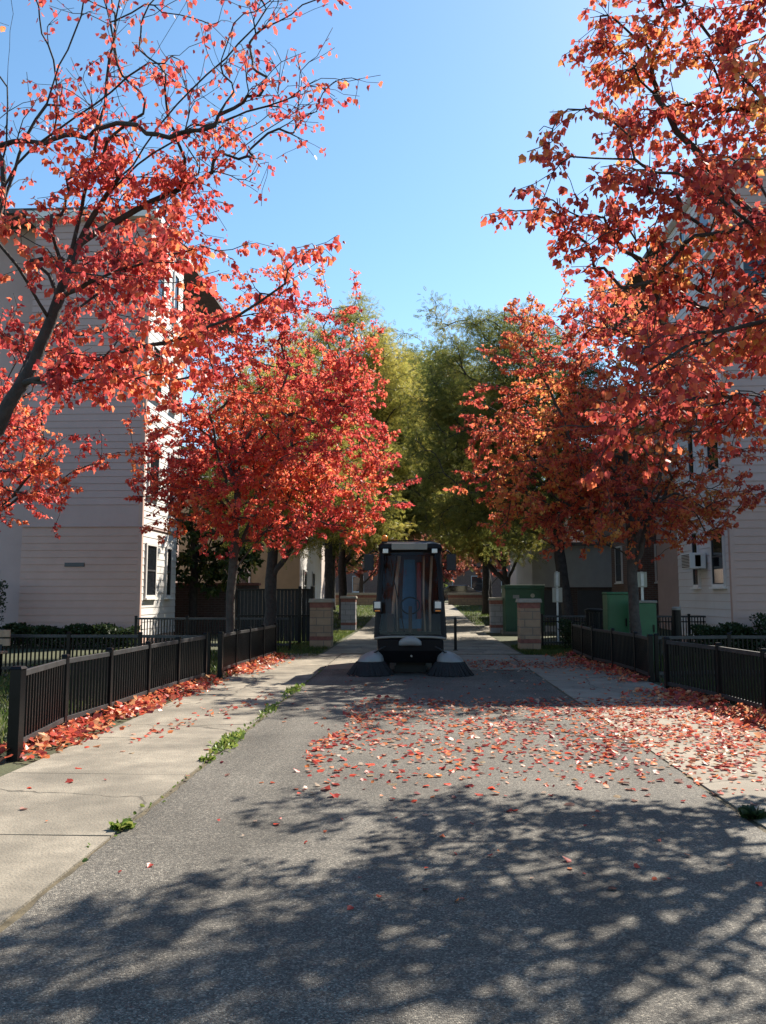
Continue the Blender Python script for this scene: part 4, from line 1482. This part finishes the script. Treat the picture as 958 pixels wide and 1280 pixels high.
# near right maple, trunk outside the frame, dense crown
t = Tree(202)
base = np.array([5.35, 8.2, 0.0])
D1 = 7.8
A = lambda px, py, d=D1: at(px, py, d)
tr = t.path([base, A(1185, 640), A(1150, 480), A(1110, 320), A(1085, 150), A(1075, -60), A(1070, -260)], -1, .35, .22, .01)
limbs = [
    [A(1165, 560), A(1060, 520, 7.6), A(960, 505, 7.4), A(870, 498, 7.2), A(765, 545, 7.0)],
    [A(1150, 480), A(1060, 430, 7.6), A(958, 395, 7.4), A(850, 350, 7.3), A(750, 300, 7.2), A(668, 268, 7.1)],
    [A(1120, 350), A(1030, 320, 7.7), A(956, 286, 7.6), A(899, 222, 7.6), A(820, 120, 7.5), A(752, 35, 7.5)],
    [A(1100, 250), A(1010, 170, 7.5), A(910, 70, 7.3), A(820, -50, 7.2)],
    [A(1150, 470), A(1030, 455, 8.2), A(900, 430, 8.5), A(800, 420, 8.6), A(715, 400, 8.6)],
    [A(1090, 200), A(1010, 60, 7.2), A(930, -80, 7.0)],
    [A(1140, 430), A(1020, 350, 7.0), A(900, 250, 6.5), A(790, 200, 6.3), A(715, 195, 6.2)],
    [A(1075, 0), A(960, -150, 7.4), A(860, -300, 7.3)],
    [A(1072, -100), A(990, -300, 7.0), A(930, -430, 6.8)],
    [A(1145, 460), A(1000, 400, 6.6), A(890, 420, 6.2), A(800, 470, 6.0)],
    [A(1160, 520), A(1080, 350, 6.4), A(1010, 180, 5.8), A(960, 0, 5.5)],
]
ids = [t.limb(l, .15, .2, .02) for l in limbs]
rs = t.rs
pts = []
for k, (n, rad, zo) in enumerate([(56, .34, .05), (78, .42, .1), (80, .42, .1), (52, .42, .1), (54, .42, .1), (32, .45, .1), (50, .40, .1), (24, .45, .1), (20, .45, .1), (40, .4, .05), (34, .42, .1)]):
    pts += along(t, ids[k], n, rad, rs, zo, .18)
t.clusters(order(pts, base + [0, 0, 3.4]), 40, .063, .7, .30, 3, bias=.8, twig_step=.15)
t.finish('maple_tree', base, .115, 'nearest right maple reaching in from the edge with a dense orange and red crown', M_RUST, 'maple', MT['darkbark'], G_M, tip=.0034)

# the two maples beyond the railings
auto_tree('maple_tree', (-3.72, 15.9, 0), 'round crimson maple beside the left railing, its trunk rising in front of the dark screen', 303,
          [((-3.0, 15.8, 5.4), (2.3, 2.2, 2.5)), ((-1.85, 15.5, 4.2), (1.5, 1.6, 1.9)), ((-4.3, 15.8, 3.9), (1.6, 1.6, 1.5)), ((-2.7, 15.8, 3.2), (2.1, 1.7, .8))],
          5.2, .088, M_RED2, 'tri', 800, 58, .070, limbs=11, group=G_M, gap=.12, first=.38, spray=.36, lean=(.15, 0), tip=.0045, zlo=2.35)
auto_tree('maple_tree', (4.25, 15.9, 0), 'broad orange maple over the green cabinets on the right', 404,
          [((3.5, 15.7, 5.2), (2.2, 2.0, 2.5)), ((2.5, 15.5, 4.1), (1.5, 1.6, 1.7)), ((4.9, 15.8, 4.0), (1.8, 1.6, 1.5)), ((4.0, 15.8, 3.2), (2.4, 1.7, .8))],
          5.0, .098, M_ORG, 'tri', 760, 56, .071, limbs=11, group=G_M, gap=.18, first=.38, spray=.36, lean=(-.2, 0), tip=.0045, zlo=2.3)
# maple at far left, trunk outside the frame, low dark red sprays
auto_tree('maple_tree', (-8.6, 13.6, 0), 'dark red maple at the left edge whose low sprays cross the pale wall', 505,
          [((-7.9, 13.4, 3.9), (2.1, 1.8, 1.5)), ((-7.0, 13.2, 3.2), (1.35, 1.3, .7)), ((-8.4, 13.5, 5.4), (2.0, 1.8, 1.4))],
          5.0, .12, M_RED2, 'tri', 280, 36, .084, limbs=9, group=G_M, gap=.2, first=.35, spray=.42, tip=.0045, zlo=2.35)

G_L = 'honey locusts along the path'
auto_tree('locust_tree', (-3.72, 20.2, 0), 'dark trunked locust with yellow green leaves just right of the crimson maple trunk', 606,
          [((-3.4, 20.2, 5.2), (2.1, 2.2, 2.3)), ((-2.3, 20.2, 3.6), (1.6, 1.8, .9))], 5.0, .15, M_LOCY, 'frond', 420, 56, .15, limbs=8, bark=MT['darkbark'], group=G_L, droop=.12, scatter=.42, gap=.1, spray=.5, tip=.006, zlo=2.4)
auto_tree('locust_tree', (-3.72, 33.6, 0.04), 'tall yellow topped locust left of the gap of sky', 707,
          [((-3.3, 33.6, 10.6), (2.9, 2.8, 3.3)), ((-1.8, 33.6, 9.0), (2.9, 2.8, 3.2)), ((-4.3, 33.6, 8.0), (2.8, 2.7, 2.6)), ((-2.9, 33.6, 5.0), (3.0, 2.6, 1.6))], 9.4, .17, M_LOCY, 'frond', 820, 84, .17, limbs=12, bark=MT['darkbark'], group=G_L, droop=.12, scatter=.42, gap=.08, spray=.5, tip=.008, zlo=3.0)
auto_tree('locust_tree', (5.1, 27.0, 0), 'broad green locust right of the gap of sky, a low limb reaching left', 808,
          [((3.0, 27, 8.4), (2.9, 2.6, 3.0)), ((1.9, 27, 6.0), (2.3, 2.4, 2.5)), ((4.8, 27, 7.0), (2.6, 2.6, 2.6)), ((3.2, 27, 4.2), (2.6, 2.4, 1.2))], 7.5, .19, M_LOC, 'frond', 820, 84, .16, limbs=12, bark=MT['darkbark'], group=G_L, droop=.12, scatter=.42, gap=.10, spray=.5, lean=(-.8, 0), tip=.008, zlo=2.7)
auto_tree('locust_tree', (3.9, 35.5, .1), 'low bright green locust behind the large transformer', 909,
          [((3.4, 35.5, 5.2), (2.4, 2.4, 2.2)), ((2.6, 35.5, 4.2), (1.6, 1.8, 1.3))], 4.6, .16, M_LOCY, 'frond', 420, 50, .21, limbs=9, bark=MT['darkbark'], group=G_L, droop=.12, scatter=.42, gap=.12, spray=.6, tip=.008, zlo=2.3)
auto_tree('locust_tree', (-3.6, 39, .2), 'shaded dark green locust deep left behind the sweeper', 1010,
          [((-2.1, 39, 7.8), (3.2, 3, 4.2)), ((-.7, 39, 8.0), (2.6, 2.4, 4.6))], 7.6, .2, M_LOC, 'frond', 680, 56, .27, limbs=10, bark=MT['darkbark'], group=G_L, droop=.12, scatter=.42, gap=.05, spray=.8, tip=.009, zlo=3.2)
auto_tree('locust_tree', (3.7, 44, .3), 'shaded dark green locust deep right behind the sweeper', 1111,
          [((1.9, 44, 9.6), (3.4, 3, 5.0)), ((.3, 44, 9.9), (2.8, 2.4, 5.0)), ((4.5, 44, 8), (3, 3, 3))], 8.0, .2, M_LOC, 'frond', 820, 56, .28, limbs=10, bark=MT['darkbark'], group=G_L, droop=.12, scatter=.42, gap=.05, spray=.8, tip=.009, zlo=3.4)
auto_tree('locust_tree', (-5.2, 49, .4), 'farthest green locust on the left, above the far low wall', 1212,
          [((-3.8, 49, 7.4), (3.6, 3, 3.8))], 7.0, .2, M_LOC, 'frond', 400, 54, .30, limbs=9, bark=MT['darkbark'], group=G_L, droop=.12, scatter=.42, gap=.05, spray=.8, tip=.009)

auto_tree('broadleaf_tree', (-7.6, 27.0, 0), 'dark green leafy tree in the shade beside the left building', 1313,
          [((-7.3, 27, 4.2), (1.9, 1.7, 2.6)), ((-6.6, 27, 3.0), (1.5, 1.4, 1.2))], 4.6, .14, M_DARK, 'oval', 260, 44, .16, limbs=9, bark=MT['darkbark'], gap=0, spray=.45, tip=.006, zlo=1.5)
G_F = 'pale red trees beyond the far end of the path'
for i, (x, y, w, z, lab) in enumerate([(1.9, 64, 2.4, 4.0, 'pale red tree with a pinkish trunk just right of the sweeper, beyond the low wall'),
                                       (-4.6, 66, 3.0, 4.2, 'pale red tree above the far left low wall'),
                                       (6.3, 70, 3.4, 4.6, 'pale red tree beyond the beige house corner'),
                                       (-1.2, 76, 3.2, 5.0, 'pale red tree hidden behind the sweeper cab, far away'),
                                       (-10, 74, 4.0, 5.4, 'pale red tree far beyond the pinkish house')]):
    auto_tree('red_tree', (x, y, .7), lab, 1400 + i, [((x, y, z + .6), (w, w, 2.1)), ((x + .6, y, z + 2), (w * .7, w * .7, 1.6))], 4.0, .2, M_PINK, 'tri', 130, 30, .26, limbs=7, group=G_F, gap=.1, spray=.7, tip=.012, zlo=2.6)
for i, (x, y, h, lab) in enumerate([(-14, 60, 11, 'tall dark green tree far left beyond the houses'), (13, 62, 12, 'tall dark green tree far right beyond the beige house'), (0.5, 82, 11, 'dark green tree closing the far end of the path')]):
    auto_tree('broadleaf_tree', (x, y, .7), lab, 1500 + i, [((x, y, h * .6), (4.2, 4, h * .42))], h * .6, .25, M_LOC, 'oval', 240, 50, .42, limbs=9, bark=MT['darkbark'], gap=.05, spray=.9, tip=.012)

# ------------------------------------------------------------------ fallen leaves
M_LIT = leaf_mat('fallen_leaves', LITTER, .25, 1.0, patchw=.15, gloss=.04)


def lit_arrays(P, size, rs, tilt=.35):
    n = len(P)
    a = rs.uniform(0, 2 * PI, n)
    D = np.stack([np.cos(a), np.sin(a), rs.normal(0, tilt * .5, n)], 1)
    nr = np.stack([rs.normal(0, tilt, n), rs.normal(0, tilt, n), np.where(rs.random(n) < .6, 1.0, -1.0)], 1)
    return leaves_arrays(P, D, size, 'maple', rs, nr)


def drift(name, pts, w0, w1, n, hmax, label, seed, side=0):
    """leaves heaped along a line"""
    rs = np.random.default_rng(seed)
    pts = np.asarray(pts, float)
    seg = np.linalg.norm(np.diff(pts, axis=0), axis=1)
    cs = np.concatenate([[0], np.cumsum(seg)])
    q = rs.uniform(0, cs[-1], n)
    x = np.interp(q, cs, pts[:, 0]); y = np.interp(q, cs, pts[:, 1])
    u = np.abs(rs.normal(0, .45, n))
    keep = rs.random(n) < .55 + .45 * np.sin(q * 2.1 + seed) * np.sin(q * 5.3)
    off = np.where(rs.random(n) < .18, -w0 * u, w1 * u) 
    x = x + off
    z = .038 + hmax * np.exp(-(off / (w1 * .5)) ** 2) * rs.random(n)
    P = np.stack([x, y, z], 1)[keep]
    s = rs.uniform(.045, .09, len(P))
    V, L, S = lit_arrays(P, s, rs, .7)
    o = np_obj(name, V, L, S, M_LIT2)
    return tag(o, label, 'fallen leaves', kind='stuff')

M_LIT2 = leaf_mat('drifted_leaves', [(.20, .03, .03), (.38, .045, .03), (.50, .08, .04), (.55, .16, .05), (.55, .30, .15)], .35, 1.5, patchw=.2, gloss=.08)
drift('leaf_litter', [(-3.56, 6.9), (-3.62, 9), (-3.55, 11), (-3.42, 13.2)], .35, .42, 2300, .10, 'drift of red leaves heaped along the nearest left railing', 41)
drift('leaf_litter', [(-3.38, 13.8), (-3.3, 16), (-3.18, 18.4)], .3, .50, 1300, .10, 'drift of red leaves heaped along the shorter left railing', 42)
drift('leaf_litter', [(4.10, 7.6), (4.0, 9.6), (3.9, 10.8), (3.62, 12.2)], .4, -.75, 2000, .09, 'drift of dull red leaves along the nearest right railing', 43)
drift('leaf_litter', [(3.72, 13.2), (3.74, 15), (3.52, 16.6), (3.58, 19)], .3, -.6, 1100, .08, 'drift of shaded leaves along the kinked right railing', 44)

# leaves scattered over asphalt and pavement on the right; the largest ones are things of their own
rs = np.random.default_rng(77)
P = []


def dens(x, y):
    if x > 4.0: return 0
    e = -.95 + .10 * math.sin(y * 2.3) + .05 * max(0, y - 7.3)
    d = 0.0
    if y > 5.2:
        ramp = min(1, max(0, (y - 5.2) / 2.3)) ** 1.6 * min(1, max(0, (11.3 - y) / .7))
        if x > e:
            d = .42 * ramp
            d += .55 * ramp * math.exp(-((x - e - .12) / .16) ** 2)          # swept edge on the left
            d += .75 * ramp * math.exp(-((x - 2.6) / .95) ** 2) * (1 if y > 6.3 else .4)
            d *= .45 + .75 * (.5 + .5 * math.sin(3.1 * x + 1.3 * y) * math.sin(1.7 * x - 2.9 * y + 1))
    return d

while len(P) < 4600:
    x, y = rs.uniform(-1.3, 4.0), rs.uniform(5.2, 11.4)
    if rs.random() < dens(x, y):
        P.append((x, y))
for _ in range(420):                                   # thin scatter in the foreground and under the sweeper shadow
    y = rs.uniform(3.6, 17)
    P.append((rs.uniform(-1.2, 3.4), y))
for _ in range(46):
    P.append((rs.uniform(-3.1, -.8), rs.uniform(4.0, 13)))
for _ in range(110):                                   # a streak across the left sidewalk
    q = rs.uniform(0, 1)
    P.append((-2.75 + .65 * q + rs.normal(0, .1), 8.0 + 3.3 * q + rs.normal(0, .2)))
for _ in range(750):                                   # the sunlit strip beyond the sweeper on the right
    P.append((rs.uniform(.8, 3.7), rs.normal(16.4, .7)))
P = np.array(P)
front = np.argsort(P[:, 1] - 0.0)
SZ = rs.uniform(.028, .066, len(P)) * np.where(rs.random(len(P)) < .12, 1.35, 1.0)
SZ = np.where(P[:, 1] < 5.4, SZ * .62, SZ)
app = SZ / P[:, 1]
rank = np.argsort(-app)
solo, rest = rank[:290], rank[290:]
Z = np.full(len(P), .040)
V, L, S = lit_arrays(np.stack([P[rest, 0], P[rest, 1], Z[rest]], 1), SZ[rest], rs, .3)
tag(np_obj('leaf_litter', V, L, S, M_LIT), 'countless small red and tan leaves scattered over the asphalt and the right pavement', 'fallen leaves', kind='stuff')
KINDS = [('deep red', (.30, .04, .03)), ('bright red', (.50, .06, .03)), ('orange', (.58, .17, .04)), ('pale pinkish', (.29, .15, .12)), ('tan', (.25, .18, .11)), ('dark brown', (.10, .05, .04))]
WT = [.28, .16, .14, .18, .16, .08]
protos = []
for i, (nm, c) in enumerate(KINDS):
    m = leaf_mat('fallen_leaf_' + nm.replace(' ', '_'), [tuple(np.array(c) * .8), tuple(np.clip(np.array(c) * 1.15, 0, 1))], .25, 8.0, patchw=.6, gloss=.05)
    row = []
    for v in range(4):
        V, L, S = lit_arrays(np.array([[-.35, 0, .05]]), np.array([1.0]), rs, .22)
        me = bpy.data.meshes.new('fallen_leaf')
        me.vertices.add(len(V)); me.vertices.foreach_set('co', V.astype(np.float32).ravel())
        me.loops.add(len(L)); me.loops.foreach_set('vertex_index', L.astype(np.int32))
        me.polygons.add(len(S)); me.polygons.foreach_set('loop_start', np.concatenate([[0], np.cumsum(S)[:-1]]).astype(np.int32))
        me.update(calc_edges=True); me.materials.append(m)
        row.append(me)
    protos.append(row)


def zone(x, y):
    if x < RX0: return 'on the left concrete sidewalk'
    if x > RX1: return 'on the right concrete pavement'
    if y < 5.6: return 'on the asphalt in the dappled foreground shade'
    return 'on the asphalt in the sunlit leaf patch'

for i in solo:
    k = rs.choice(len(KINDS), p=WT)
    o = bpy.data.objects.new('fallen_leaf', protos[k][rs.integers(4)])
    COL.objects.link(o)
    o.location = (P[i, 0], P[i, 1], .036)
    o.rotation_euler = (0, 0, rs.uniform(0, 6.28))
    o.scale = (SZ[i],) * 3
    z = zone(*P[i])
    tag(o, f'{KINDS[k][0]} curled leaf lying {z}', 'fallen leaf', f'{KINDS[k][0]} fallen leaves {z}')

# ------------------------------------------------------------------ light and sky
AZ, EL = math.atan2(7.6, 9.3), R(45.7)
w = bpy.data.worlds.new('World')
sc.world = w
w.use_nodes = True
nt = w.node_tree
sky = N(nt, 'ShaderNodeTexSky', sky_type='NISHITA')
sky.sun_disc = False
sky.sun_elevation = EL
sky.sun_rotation = AZ
sky.air_density = 1.0
sky.dust_density = 0.3
sky.ozone_density = 1.6
bg = nt.nodes['Background']
bg.inputs['Strength'].default_value = 0.085
hs = N(nt, 'ShaderNodeHueSaturation')
hs.inputs['Saturation'].default_value = 1.12
hs.inputs['Hue'].default_value = 0.491
nt.links.new(sky.outputs[0], hs.inputs['Color'])
nt.links.new(hs.outputs[0], bg.inputs['Color'])
sun = bpy.data.objects.new('sun', bpy.data.lights.new('sun', 'SUN'))
COL.objects.link(sun)
sun.data.energy = 5.0
sun.data.angle = R(0.53)
sun.data.color = (1.0, .92, .79)
dv = Vector((math.sin(AZ) * math.cos(EL), math.cos(AZ) * math.cos(EL), math.sin(EL)))
sun.rotation_euler = (-dv).to_track_quat('-Z', 'Y').to_euler()

vs = sc.view_settings
vs.view_transform = 'Standard'
vs.look = 'None'
vs.exposure = 1.4
vs.gamma = 1
sc.cycles.max_bounces = 8
sc.cycles.transparent_max_bounces = 12
